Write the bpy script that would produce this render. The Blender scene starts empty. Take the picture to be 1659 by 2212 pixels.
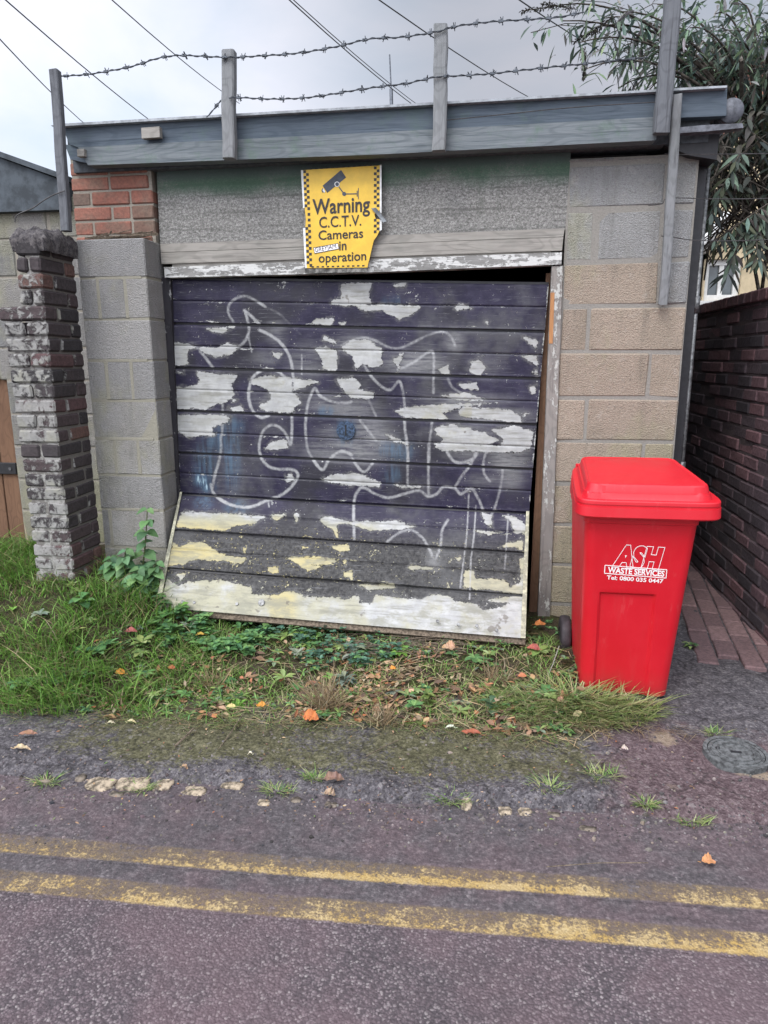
import bpy, bmesh, math, random
import numpy as np
from math import sin, cos, radians, pi, sqrt, atan2
from mathutils import Vector, Matrix, noise as mnoise
random.seed(7); rng = np.random.default_rng(7)
SC = bpy.context.scene; COL = SC.collection

# ------------------------------------------------------------------ camera
F_PX, CAMH = 1504.0, 1.5
_p, _y, _r = radians(12.417), radians(-8.935), radians(-.2257)
FW = np.array([sin(_y)*cos(_p), cos(_y)*cos(_p), -sin(_p)])
_R = np.array([cos(_y), -sin(_y), 0.0]); _U = np.cross(_R, FW)
RT = _R*cos(_r)+_U*sin(_r); UP = _U*cos(_r)-_R*sin(_r)
def ray(px, py): return FW+RT*(px-829.5)/F_PX-UP*(py-1106)/F_PX
def P(px, py, y):                      # point of the photograph on the upright plane at this distance
    d = ray(px, py); v = d*y/d[1]; v[2] += CAMH; return Vector(v)
def G(px, py, z=0.0):                  # ... on level ground
    d = ray(px, py); v = d*(z-CAMH)/d[2]; v[2] += CAMH; return Vector(v)
def PL(px, py, o, n):                  # ... on any plane
    d = ray(px, py); c = np.array([0, 0, CAMH]); n = np.array(n)
    t = n.dot(np.array(o)-c)/n.dot(d); return Vector(c+d*t)
def proj(A):                           # world -> photograph, arrays
    A = np.asarray(A, float)-np.array([0, 0, CAMH]); dz = A@FW
    return np.stack([829.5+F_PX*(A@RT)/dz, 1106-F_PX*(A@UP)/dz], 1)
cam = bpy.data.cameras.new('camera'); cam.sensor_fit = 'VERTICAL'; cam.sensor_height = 36; cam.lens = 36*F_PX/2212
cam.clip_start = .05; cam.clip_end = 500
co = bpy.data.objects.new('camera', cam); COL.objects.link(co)
co.matrix_world = Matrix(((RT[0], UP[0], -FW[0], 0), (RT[1], UP[1], -FW[1], 0), (RT[2], UP[2], -FW[2], CAMH), (0, 0, 0, 1)))
SC.camera = co
def ss(a, b, x):
    t = np.clip((np.asarray(x, float)-a)/(b-a), 0, 1); return t*t*(3-2*t)

# ------------------------------------------------------------------ material helper
class NT:
    def __init__(s, name):
        s.m = bpy.data.materials.new(name); s.m.use_nodes = True; s.t = s.m.node_tree; s.t.nodes.clear()
        s._o = None
    def add(s, t, **k):
        n = s.t.nodes.new(t)
        for a, b in k.items(): setattr(n, a, b)
        return n
    def put(s, sock, v):
        if isinstance(v, bpy.types.NodeSocket): s.t.links.new(v, sock)
        elif v is not None:
            if sock.type == 'RGBA' and len(v) == 3: v = (*v, 1)
            sock.default_value = v
    def obj(s):
        if s._o is None: s._o = s.add('ShaderNodeTexCoord').outputs['Object']
        return s._o
    def map(s, scale=(1, 1, 1), loc=(0, 0, 0), rot=(0, 0, 0), vec=None):
        n = s.add('ShaderNodeMapping'); s.put(n.inputs['Vector'], vec or s.obj())
        n.inputs['Scale'].default_value = scale; n.inputs['Location'].default_value = loc; n.inputs['Rotation'].default_value = rot
        return n.outputs[0]
    def noise(s, scale, detail=4, rough=.6, vec=None, dist=0, out='Fac'):
        n = s.add('ShaderNodeTexNoise'); s.put(n.inputs['Vector'], vec or s.obj())
        n.inputs['Scale'].default_value = scale; n.inputs['Detail'].default_value = detail
        n.inputs['Roughness'].default_value = rough; n.inputs['Distortion'].default_value = dist
        return n.outputs[out]
    def vor(s, scale, feature='F1', out='Distance', vec=None):
        n = s.add('ShaderNodeTexVoronoi', feature=feature); s.put(n.inputs['Vector'], vec or s.obj())
        n.inputs['Scale'].default_value = scale; return n.outputs[out]
    def math(s, op, a, b=None, c=None, clamp=False):
        n = s.add('ShaderNodeMath', operation=op, use_clamp=clamp)
        s.put(n.inputs[0], a); s.put(n.inputs[1], b)
        if c is not None: s.put(n.inputs[2], c)
        return n.outputs[0]
    def ramp(s, f, stops, interp='LINEAR'):
        n = s.add('ShaderNodeValToRGB'); n.color_ramp.interpolation = interp; s.put(n.inputs[0], f)
        e = n.color_ramp.elements
        while len(e) < len(stops): e.new(.5)
        for i, (p, c) in enumerate(stops):
            e[i].position = p
            e[i].color = (c, c, c, 1) if isinstance(c, (int, float)) else (*c[:3], 1)
        return n.outputs[0]
    def step(s, f, a, b):
        n = s.add('ShaderNodeMapRange', interpolation_type='SMOOTHSTEP', clamp=True); s.put(n.inputs[0], f)
        n.inputs[1].default_value = a; n.inputs[2].default_value = b; return n.outputs[0]
    def mix(s, f, a, b, blend='MIX'):
        n = s.add('ShaderNodeMix', data_type='RGBA', blend_type=blend); s.put(n.inputs[0], f); s.put(n.inputs[6], a); s.put(n.inputs[7], b)
        return n.outputs[2]
    def attr(s, name, out='Fac'): return s.add('ShaderNodeAttribute', attribute_name=name).outputs[out]
    def normal(s, axis):
        g = s.add('ShaderNodeNewGeometry'); x = s.add('ShaderNodeSeparateXYZ'); s.put(x.inputs[0], g.outputs['True Normal']); return x.outputs[axis]
    def sep(s, vec=None):
        x = s.add('ShaderNodeSeparateXYZ'); s.put(x.inputs[0], vec or s.obj()); return x.outputs
    def bump(s, h, strength=.5, dist=.01, n0=None):
        n = s.add('ShaderNodeBump'); n.inputs['Strength'].default_value = strength; n.inputs['Distance'].default_value = dist
        s.put(n.inputs['Height'], h)
        if n0: s.put(n.inputs['Normal'], n0)
        return n.outputs[0]
    def done(s, color, rough=.8, normal=None, spec=.3, metal=0, transl=0, coat=0):
        b = s.add('ShaderNodeBsdfPrincipled'); s.put(b.inputs['Base Color'], color); s.put(b.inputs['Roughness'], rough)
        b.inputs['Specular IOR Level'].default_value = spec; s.put(b.inputs['Metallic'], metal)
        if coat: b.inputs['Coat Weight'].default_value = coat; b.inputs['Coat Roughness'].default_value = .15
        if normal: s.put(b.inputs['Normal'], normal)
        o = s.add('ShaderNodeOutputMaterial'); sh = b.outputs[0]
        if transl:
            t = s.add('ShaderNodeBsdfTranslucent'); s.put(t.inputs[0], color)
            mx = s.add('ShaderNodeMixShader'); mx.inputs[0].default_value = transl
            s.t.links.new(sh, mx.inputs[1]); s.t.links.new(t.outputs[0], mx.inputs[2]); sh = mx.outputs[0]
        s.t.links.new(sh, o.inputs[0]); return s.m
M = {}

# asphalt: coarse road surface, finer gutter strip, worn paint
def asphalt_nodes(n, yoff=0):
    big = n.noise(1.3, 5, .6); mid = n.noise(9, 4, .65); fine = n.noise(160, 3, .7)
    dv = n.map(vec=n.obj()); wob = n.noise(60, 2, .5, out='Color')
    vec = n.mix(.010, n.obj(), wob, 'ADD')
    cell = n.vor(135, out='Color', vec=vec); cd = n.vor(135, out='Distance', vec=vec)
    cs = n.sep(cell)
    stone = n.ramp(cs[0], [(0, (.034, .028, .031)), (.35, (.072, .056, .061)), (.62, (.125, .097, .104)), (.85, (.175, .146, .15)), (.97, (.25, .222, .216))])
    stone = n.mix(n.math('MULTIPLY', cs[1], .45), stone, (.125, .095, .105))
    edge = n.step(cd, .34, .72)
    tar = n.mix(mid, (.036, .031, .034), (.070, .056, .061))
    c1 = n.mix(edge, stone, tar)
    c1 = n.mix(n.math('MULTIPLY', n.step(n.noise(2.2, 4, .6), .4, .62), .38), c1, (.145, .090, .099))
    # smoother gutter surface towards the kerb
    s = n.sep()
    line = n.math('SUBTRACT', s[1], n.math('MULTIPLY', s[0], .042))
    g = n.step(n.math('ADD', line, n.math('MULTIPLY', n.math('SUBTRACT', mid, .5), .10)), 1.58, 1.70)
    gt = n.math('ADD', n.math('MULTIPLY', n.noise(75, 3, .75), .6), n.math('MULTIPLY', n.noise(24, 4, .7), .4)); gc = n.ramp(gt, [(.34, (.022, .020, .022)), (.5, (.062, .055, .058)), (.62, (.13, .115, .118)), (.72, (.21, .19, .19))])
    gc = n.mix(n.math('MULTIPLY', n.step(n.noise(2.6, 4, .65), .40, .60), .75), gc, n.ramp(gt, [(.34, (.038, .025, .028)), (.5, (.095, .064, .070)), (.66, (.20, .145, .15))]))
    gc = n.mix(n.math('MULTIPLY', n.step(cs[2], .90, .96), .6), gc, stone)
    col = n.mix(g, c1, gc)
    col = n.mix(n.math('MULTIPLY', n.step(big, .38, .68), .55), col, n.mix(.5, col, (.03, .028, .03)), 'MIX')
    h = n.math('ADD', n.math('MULTIPLY', n.math('SUBTRACT', 1, cd), n.math('SUBTRACT', 1, n.math('MULTIPLY', g, .75))), n.math('MULTIPLY', fine, .9))
    h = n.math('ADD', h, n.math('MULTIPLY', n.noise(38, 4, .7), n.math('MULTIPLY', g, 2.2)))
    return col, h, mid, fine, big
n = NT('coarse asphalt'); c, h, *_ = asphalt_nodes(n); c = n.mix(.05, c, (.30, .25, .26)); M['road'] = n.done(c, .85, n.bump(h, .55, .006), .25)
n = NT('worn yellow road paint'); c, h, mid, fine, big = asphalt_nodes(n)
v = n.attr('v'); u = n.attr('wear')
f1 = n.noise(55, 5, .8); f2 = n.noise(8, 4, .7); f3 = n.noise(130, 3, .7)
k = n.math('ADD', n.math('ADD', -.14, n.math('MULTIPLY', f1, 1.15)), n.math('MULTIPLY', f2, .75)); k = n.math('ADD', k, n.math('MULTIPLY', f3, .35)); k = n.math('ADD', n.math('ADD', k, u), n.math('MULTIPLY', n.math('SUBTRACT', n.noise(3.4, 4, .65), .5), .55))
ed = n.step(n.math('ADD', n.math('ABSOLUTE', v), n.math('MULTIPLY', n.math('SUBTRACT', f1, .5), .8)), 1.10, .84)
mk = n.math('MULTIPLY', n.step(k, .98, 1.2), ed); dirt = n.math('MULTIPLY', n.step(k, .66, 1.0), ed)
yc = n.mix(n.step(f2, .35, .65), (.45, .30, .09), (.49, .38, .20)); yc = n.mix(n.step(f3, .4, .7), n.mix(.5, yc, (.2, .13, .04)), yc)
c = n.mix(n.math('MULTIPLY', dirt, .8), n.mix(.05, c, (.30, .25, .26)), n.mix(f3, (.075, .052, .034), (.18, .135, .085))); c = n.mix(n.math('MULTIPLY', mk, .85), c, yc)
M['line'] = n.done(c, .8, n.bump(h, .5, .005), .25)

n = NT('mossy old pavement'); mid = n.noise(12, 5, .65); fine = n.noise(130, 4, .75); f2 = n.noise(320, 2, .6)
tex = n.math('ADD', n.math('MULTIPLY', n.noise(80, 3, .75), .6), n.math('MULTIPLY', n.noise(26, 4, .75), .4))
asp = n.ramp(tex, [(.36, (.025, .023, .026)), (.5, (.078, .071, .076)), (.60, (.15, .138, .142)), (.70, (.25, .235, .23))])
pur = n.ramp(tex, [(.36, (.038, .025, .027)), (.5, (.10, .070, .074)), (.66, (.21, .165, .165))])
mo = n.ramp(tex, [(.36, (.020, .020, .010)), (.5, (.078, .074, .036)), (.66, (.18, .165, .095))])
sand = n.ramp(tex, [(.3, (.17, .13, .09)), (.7, (.33, .26, .19))])
gr = n.step(n.math('ADD', n.attr('purple'), n.math('SUBTRACT', mid, .5)), .35, .75)
c = n.mix(gr, asp, pur)
mm = n.step(n.math('ADD', n.attr('moss'), n.math('ADD', n.math('MULTIPLY', n.math('SUBTRACT', n.noise(5, 4, .7), .5), 1.9), n.math('MULTIPLY', n.math('SUBTRACT', n.noise(70, 4, .8), .5), 2.2))), .45, .95)
c = n.mix(n.math('MULTIPLY', mm, .9), c, mo)
sm = n.step(n.math('ADD', n.attr('sand'), n.math('MULTIPLY', n.math('SUBTRACT', mid, .5), 1.1)), .45, .7)
c = n.mix(n.math('MULTIPLY', sm, .8), c, sand)
wv = n.mix(.10, n.obj(), n.noise(7, 4, .7, out='Color'), 'ADD'); ck = n.math('MULTIPLY', n.step(n.vor(3.1, 'DISTANCE_TO_EDGE', 'Distance', vec=wv), .022, .006), n.step(n.noise(2.3, 3, .6), .44, .52)); c = n.mix(n.math('MULTIPLY', ck, .5), c, (.018, .016, .016)); cell = n.sep(n.vor(70, out='Color')); c = n.mix(n.math('MULTIPLY', n.step(cell[0], .965, .98), .35), c, (.24, .22, .21))
M['pave'] = n.done(c, .9, n.bump(n.math('ADD', n.math('MULTIPLY', mid, 2), n.math('ADD', tex, n.noise(45, 4, .7))), .9, .010), .2)

n = NT('verge soil'); mid = n.noise(14, 5, .7); fine = n.noise(90, 4, .7)
c = n.ramp(fine, [(.3, (.02, .016, .011)), (.5, (.058, .045, .03)), (.72, (.13, .10, .066))])
c = n.mix(n.step(mid, .42, .62), c, n.ramp(fine, [(.3, (.02, .024, .008)), (.7, (.09, .10, .034))]))
M['soil'] = n.done(c, .95, n.bump(n.math('ADD', mid, fine), .9, .02), .15)
n = NT('plain ground'); c = n.mix(n.noise(3, 4), (.05, .046, .042), (.09, .082, .075)); M['ground'] = n.done(c, .95)

# concrete blocks
def blockmat(name, a, b, algae=0):
    n = NT(name); t = n.attr('tint'); gr = n.noise(170, 3, .7); v = n.vor(150); big = n.noise(3.5, 5, .6); mid = n.noise(22, 4, .65)
    c = n.mix(t, a, b); c = n.mix(n.step(gr, .3, .7), n.mix(.34, c, (.05, .05, .048)), c)
    c = n.mix(n.math('MULTIPLY', n.step(big, .45, .72), .5), c, n.mix(.6, c, (.13, .12, .085))); c = n.mix(n.math('MULTIPLY', n.step(n.noise(2.2, 4, .7, vec=n.map((1, 1, .6), (4, 2, 7))), .5, .64), .38), c, (.30, .29, .17))
    c = n.mix(n.math('MULTIPLY', n.step(mid, .55, .7), .2), c, (.48, .45, .40))
    c = n.mix(n.math('MULTIPLY', n.step(n.noise(1, 4, .7, vec=n.map((11, 11, 1.1))), .52, .70), .30), c, (.10, .095, .08))
    pit = n.math('MULTIPLY', n.step(n.noise(85, 2, .6), .62, .72), .5); c = n.mix(pit, c, (.09, .085, .08))
    if algae:
        z = n.sep()[2]; al = n.math('MULTIPLY', n.step(n.math('ADD', z, n.math('MULTIPLY', big, .5)), .9, .25), algae); c = n.mix(al, c, (.22, .21, .10))
    M[name] = n.done(c, .95, n.bump(n.math('ADD', n.math('ADD', gr, n.math('MULTIPLY', v, .8)), mid), .75, .007), .15)
blockmat('grey block', (.25, .245, .24), (.36, .345, .325), .55)
blockmat('tan block', (.34, .275, .215), (.42, .34, .265), 0)
blockmat('upper block', (.265, .265, .262), (.33, .325, .31), 0)
blockmat('wall block', (.21, .205, .20), (.30, .28, .255), .4)
n = NT('mortar'); g = n.noise(120, 4, .7); c = n.mix(g, (.17, .155, .13), (.36, .325, .27)); M['mortar'] = n.done(c, .95, n.bump(g, .7, .006), .15)
n = NT('grey mortar'); g = n.noise(120, 4, .7); c = n.mix(g, (.15, .14, .125), (.33, .31, .275)); M['grey mortar'] = n.done(c, .95, n.bump(g, .7, .006), .15)
n = NT('pale mortar'); g = n.noise(120, 4, .7); c = n.mix(g, (.18, .17, .14), (.34, .32, .255)); M['pale mortar'] = n.done(c, .95, n.bump(g, .7, .006), .15)
n = NT('alley mortar'); g = n.noise(60, 4, .7); c = n.mix(g, (.055, .045, .047), (.13, .10, .10)); M['alley mortar'] = n.done(c, .95, n.bump(g, .8, .008), .15)
n = NT('dark mortar'); g = n.noise(60, 5, .75); c = n.mix(n.step(g, .35, .65), (.035, .032, .036), (.13, .118, .115)); M['dark mortar'] = n.done(c, .95, n.bump(g, .8, .008), .15)

n = NT('red brick'); t = n.attr('tint'); g = n.noise(60, 4, .7); b = n.noise(13, 3)
c = n.ramp(t, [(0, (.155, .125, .105)), (.28, (.21, .115, .085)), (.5, (.27, .115, .085)), (.8, (.34, .15, .11)), (1, (.38, .18, .115))]); c = n.mix(n.math('MULTIPLY', n.step(b, .4, .7), .55), c, (.19, .155, .12)); c = n.mix(n.step(g, .3, .7), n.mix(.4, c, (.05, .04, .035)), c)
M['red brick'] = n.done(c, .92, n.bump(g, .6, .006), .15)
n = NT('whitewashed brick'); t = n.attr('tint'); g = n.noise(55, 5, .75); b = n.noise(6, 4, .65); g2 = n.noise(24, 5, .75, dist=.6)
c = n.ramp(t, [(0, (.058, .052, .054)), (.5, (.088, .070, .072)), (.8, (.125, .075, .075)), (1, (.17, .10, .085))]); c = n.mix(n.step(g, .3, .7), n.mix(.5, c, (.02, .02, .02)), c)
front = n.step(n.math('MULTIPLY', n.normal(1), -1), .45, .75)
w = n.math('MULTIPLY', front, n.step(n.math('ADD', n.math('MULTIPLY', g2, .75), n.math('ADD', n.math('MULTIPLY', b, .42), n.math('MULTIPLY', n.attr('white'), .24))), .60, .70))
wc = n.mix(g, (.16, .155, .145), (.40, .39, .37)); wc = n.mix(n.math('MULTIPLY', n.step(b, .5, .7), .4), wc, (.30, .29, .2))
M['pier mortar'] = None; M['old brick'] = n.done(n.mix(n.math('MULTIPLY', w, .92), c, wc), .93, n.bump(n.math('ADD', g, w), .8, .008), .15)
n = NT('pier mortar'); g = n.noise(100, 4, .7); b = n.noise(24, 4, .7); fr_ = n.step(n.math('MULTIPLY', n.normal(1), -1), .45, .75); c = n.mix(g, (.10, .092, .085), (.22, .205, .185)); c = n.mix(n.math('MULTIPLY', fr_, n.step(b, .45, .6)), c, (.32, .31, .29)); M['pier mortar'] = n.done(c, .95, n.bump(g, .7, .006), .15)
n = NT('dark alley brick'); t = n.attr('tint'); g = n.noise(45, 4, .7)
c = n.ramp(t, [(0, (.060, .050, .056)), (.35, (.095, .070, .078)), (.6, (.135, .083, .092)), (.85, (.18, .10, .107)), (1, (.215, .115, .118))]); c = n.mix(n.step(g, .3, .7), n.mix(.45, c, (.02, .018, .02)), c)
M['alley brick'] = n.done(c, .9, n.bump(g, .7, .008), .2)
n = NT('path brick'); t = n.attr('tint'); g = n.noise(60, 4, .7); c = n.mix(t, (.15, .095, .098), (.26, .165, .16)); c = n.mix(n.step(g, .3, .7), n.mix(.5, c, (.03, .025, .025)), c)
M['path brick'] = n.done(c, .85, n.bump(g, .6, .006), .3)

# wood
def wood(name, a, b, dark, sx=1.2, green=0, flake=None, axis=0, fl=.5):
    n = NT(name); sc = [26, 26, 26]; sc[axis] = sx
    v = n.map(tuple(sc)); g = n.noise(1.0, 6, .7, vec=v, dist=1.2); sc2 = [90, 90, 90]; sc2[axis] = 2.5
    g2 = n.noise(1, 4, .7, vec=n.map(tuple(sc2))); big = n.noise(3, 4)
    wv = n.math('SINE', n.math('MULTIPLY', n.noise(1.0, 2, .4, vec=n.map((sx*1.6, 9, 9) if axis == 0 else (9, 9, sx*1.6))), 60))
    c = n.mix(g, a, b); c = n.mix(n.math('MULTIPLY', n.step(g2, .5, .75), .7), c, dark); c = n.mix(n.math('MULTIPLY', n.step(wv, .2, 1), .22), c, dark)
    c = n.mix(n.math('MULTIPLY', n.step(big, .42, .7), .5), c, n.mix(.5, c, dark))
    if green: c = n.mix(n.math('MULTIPLY', n.step(n.noise(7, 5, .75), .5, .7), green), c, (.10, .15, .11))
    h = n.math('SUBTRACT', g, n.math('MULTIPLY', g2, .6))
    if flake:
        k = n.math('ADD', n.math('MULTIPLY', n.noise(1, 5, .75, vec=n.map((7, 7, 30) if axis == 0 else (30, 30, 7))), .75), n.math('MULTIPLY', n.noise(45, 3, .7), .3))
        fm = n.step(k, fl, fl+.05); c = n.mix(n.math('MULTIPLY', fm, .92), c, flake); h = n.math('ADD', h, fm)
    M[name] = n.done(c, .88, n.bump(h, .6, .005), .2)
wood('fascia wood', (.088, .106, .120), (.24, .257, .262), (.03, .042, .05), 1.4, .6)  # weathered timber, with the blue cast of lens haze put into its colour
wood('fascia upper', (.064, .082, .104), (.125, .148, .175), (.032, .045, .058), 1.0, .25)  # same haze blue mixed into the upper boards
wood('grey post wood', (.16, .165, .17), (.28, .285, .285), (.07, .07, .072), 3, .12, axis=2)
wood('dark post wood', (.10, .105, .115), (.17, .175, .185), (.04, .04, .045), 3, 0, axis=2)
wood('rail wood', (.24, .225, .20), (.36, .335, .30), (.10, .095, .085), 1.6, .08)
wood('flaky lintel', (.20, .195, .185), (.31, .30, .285), (.08, .078, .07), 1.6, 0, (.56, .555, .53), fl=.50)
wood('flaky jamb', (.20, .18, .165), (.29, .265, .24), (.08, .07, .068), 2, 0, (.46, .455, .42), axis=2, fl=.55)
wood('orange jamb', (.36, .17, .075), (.46, .24, .11), (.2, .09, .04), 2, 0, axis=2)
wood('flaky dark', (.025, .023, .028), (.05, .047, .052), (.015, .014, .016), 2, 0, (.36, .36, .35), axis=2, fl=.60)
wood('brown gate wood', (.13, .072, .045), (.20, .115, .07), (.06, .033, .022), 2.5, 0, axis=2)
n = NT('weathered board'); g = n.noise(60, 5, .8, vec=n.map((1, 1, 1.6))); f = n.noise(190, 3, .7); z = n.sep()[2]; b = n.noise(4, 4)
c = n.ramp(n.math('ADD', n.math('MULTIPLY', g, .6), n.math('MULTIPLY', f, .4)), [(.36, (.075, .072, .066)), (.49, (.185, .18, .168)), (.60, (.36, .35, .33))])
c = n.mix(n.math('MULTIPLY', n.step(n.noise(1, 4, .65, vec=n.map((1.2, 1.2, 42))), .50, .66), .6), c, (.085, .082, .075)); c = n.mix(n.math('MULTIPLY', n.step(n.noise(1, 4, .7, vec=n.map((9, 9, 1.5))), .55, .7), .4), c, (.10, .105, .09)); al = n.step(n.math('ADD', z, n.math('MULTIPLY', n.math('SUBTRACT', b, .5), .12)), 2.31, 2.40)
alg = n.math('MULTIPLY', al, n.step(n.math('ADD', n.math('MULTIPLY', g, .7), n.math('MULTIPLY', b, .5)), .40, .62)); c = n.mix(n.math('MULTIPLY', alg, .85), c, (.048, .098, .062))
c = n.mix(n.math('MULTIPLY', n.step(z, 2.40, 2.45), .6), c, (.085, .10, .105))  # shadow under the fascia painted along the top edge
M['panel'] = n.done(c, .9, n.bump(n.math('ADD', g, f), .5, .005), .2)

def plain(name, col, rough=.6, spec=.4, metal=0, var=.25, sc=30, dark=None, coat=0):
    n = NT(name); g = n.noise(sc, 4, .65); d = dark or tuple(x*(1-var*1.6) for x in col); M[name] = n.done(n.mix(n.step(g, .35, .65), d, col), rough, n.bump(g, .15, .003), spec, metal, coat=coat)
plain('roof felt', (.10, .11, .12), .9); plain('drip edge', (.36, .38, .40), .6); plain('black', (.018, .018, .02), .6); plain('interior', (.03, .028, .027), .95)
plain('black paint', (.022, .021, .024), .5); plain('rust wire', (.09, .085, .085), .6, .4, .6); plain('barb wire', (.10, .11, .125), .55, .4, .6); plain('cable', (.02, .021, .024), .6)
plain('sign yellow', (.70, .43, .025), .45, .5, 0, .10, 9); plain('sign white', (.70, .70, .68), .5, .4, 0, .15); plain('sign black', (.022, .018, .02), .5); plain('sign backing', (.24, .23, .21), .8, var=.5)
plain('sign camera', (.045, .055, .075), .5); plain('tape grey', (.22, .235, .245), .55, var=.4)
plain('rubber', (.045, .036, .04), .65, var=.3); plain('letter white', (.82, .78, .76), .5, .4, 0, .06, 60); plain('steel', (.22, .22, .22), .5, .5, .7, .4, 60)
plain('cast iron', (.13, .135, .135), .8, .3, 0, .4, 60); plain('sett', (.40, .325, .235), .9, .2, 0, .5, 45); plain('sett grey', (.20, .165, .13), .9, .2, 0, .5, 22)
plain('cream render', (.56, .46, .30), .9, .2, 0, .15, 6); plain('white upvc', (.66, .66, .64), .4, .5, 0, .08); plain('gutter grey', (.15, .155, .175), .6, .3, 0, .35)
plain('slate', (.075, .088, .10), .8, .3, 0, .3, 12); plain('blue lock', (.06, .10, .17), .5, .5, .3, .5, 90); plain('twig', (.19, .15, .11), .9, .2, 0, .4, 80); plain('bark', (.10, .085, .07), .95, .2, 0, .5, 30)
plain('aerial metal', (.16, .17, .19), .4, .5, .7); plain('window glass', (.10, .12, .13), .1, .6, 0, .2, 5)
n = NT('red plastic'); g = n.noise(5, 5, .6); f = n.noise(110, 3, .7); sx = n.noise(1, 4, .6, vec=n.map((30, 30, 2.5)))
c = n.mix(g, (.47, .004, .012), (.57, .008, .020)); c = n.mix(n.math('MULTIPLY', n.step(n.noise(1, 4, .75, vec=n.map((25, 25, 8), (0, 0, 0), (0, .5, .3))), .62, .66), .14), c, (.62, .10, .10)); dust = n.math('MULTIPLY', n.step(sx, .5, .75), .13); c = n.mix(dust, c, (.46, .05, .05))
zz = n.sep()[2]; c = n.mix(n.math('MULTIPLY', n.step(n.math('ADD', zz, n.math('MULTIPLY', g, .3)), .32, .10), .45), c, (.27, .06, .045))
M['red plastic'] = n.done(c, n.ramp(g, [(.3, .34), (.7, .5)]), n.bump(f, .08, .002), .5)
def leafmat(name, transl=.25, rough=.6):
    n = NT(name); c = n.attr('col', 'Color'); g = n.noise(70, 3); c = n.mix(n.math('MULTIPLY', n.step(g, .4, .7), .3), c, n.mix(.5, c, (.02, .02, .01))); M[name] = n.done(c, rough, None, .3, transl=transl)
leafmat('foliage'); leafmat('dead leaf', .1, .8)

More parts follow.
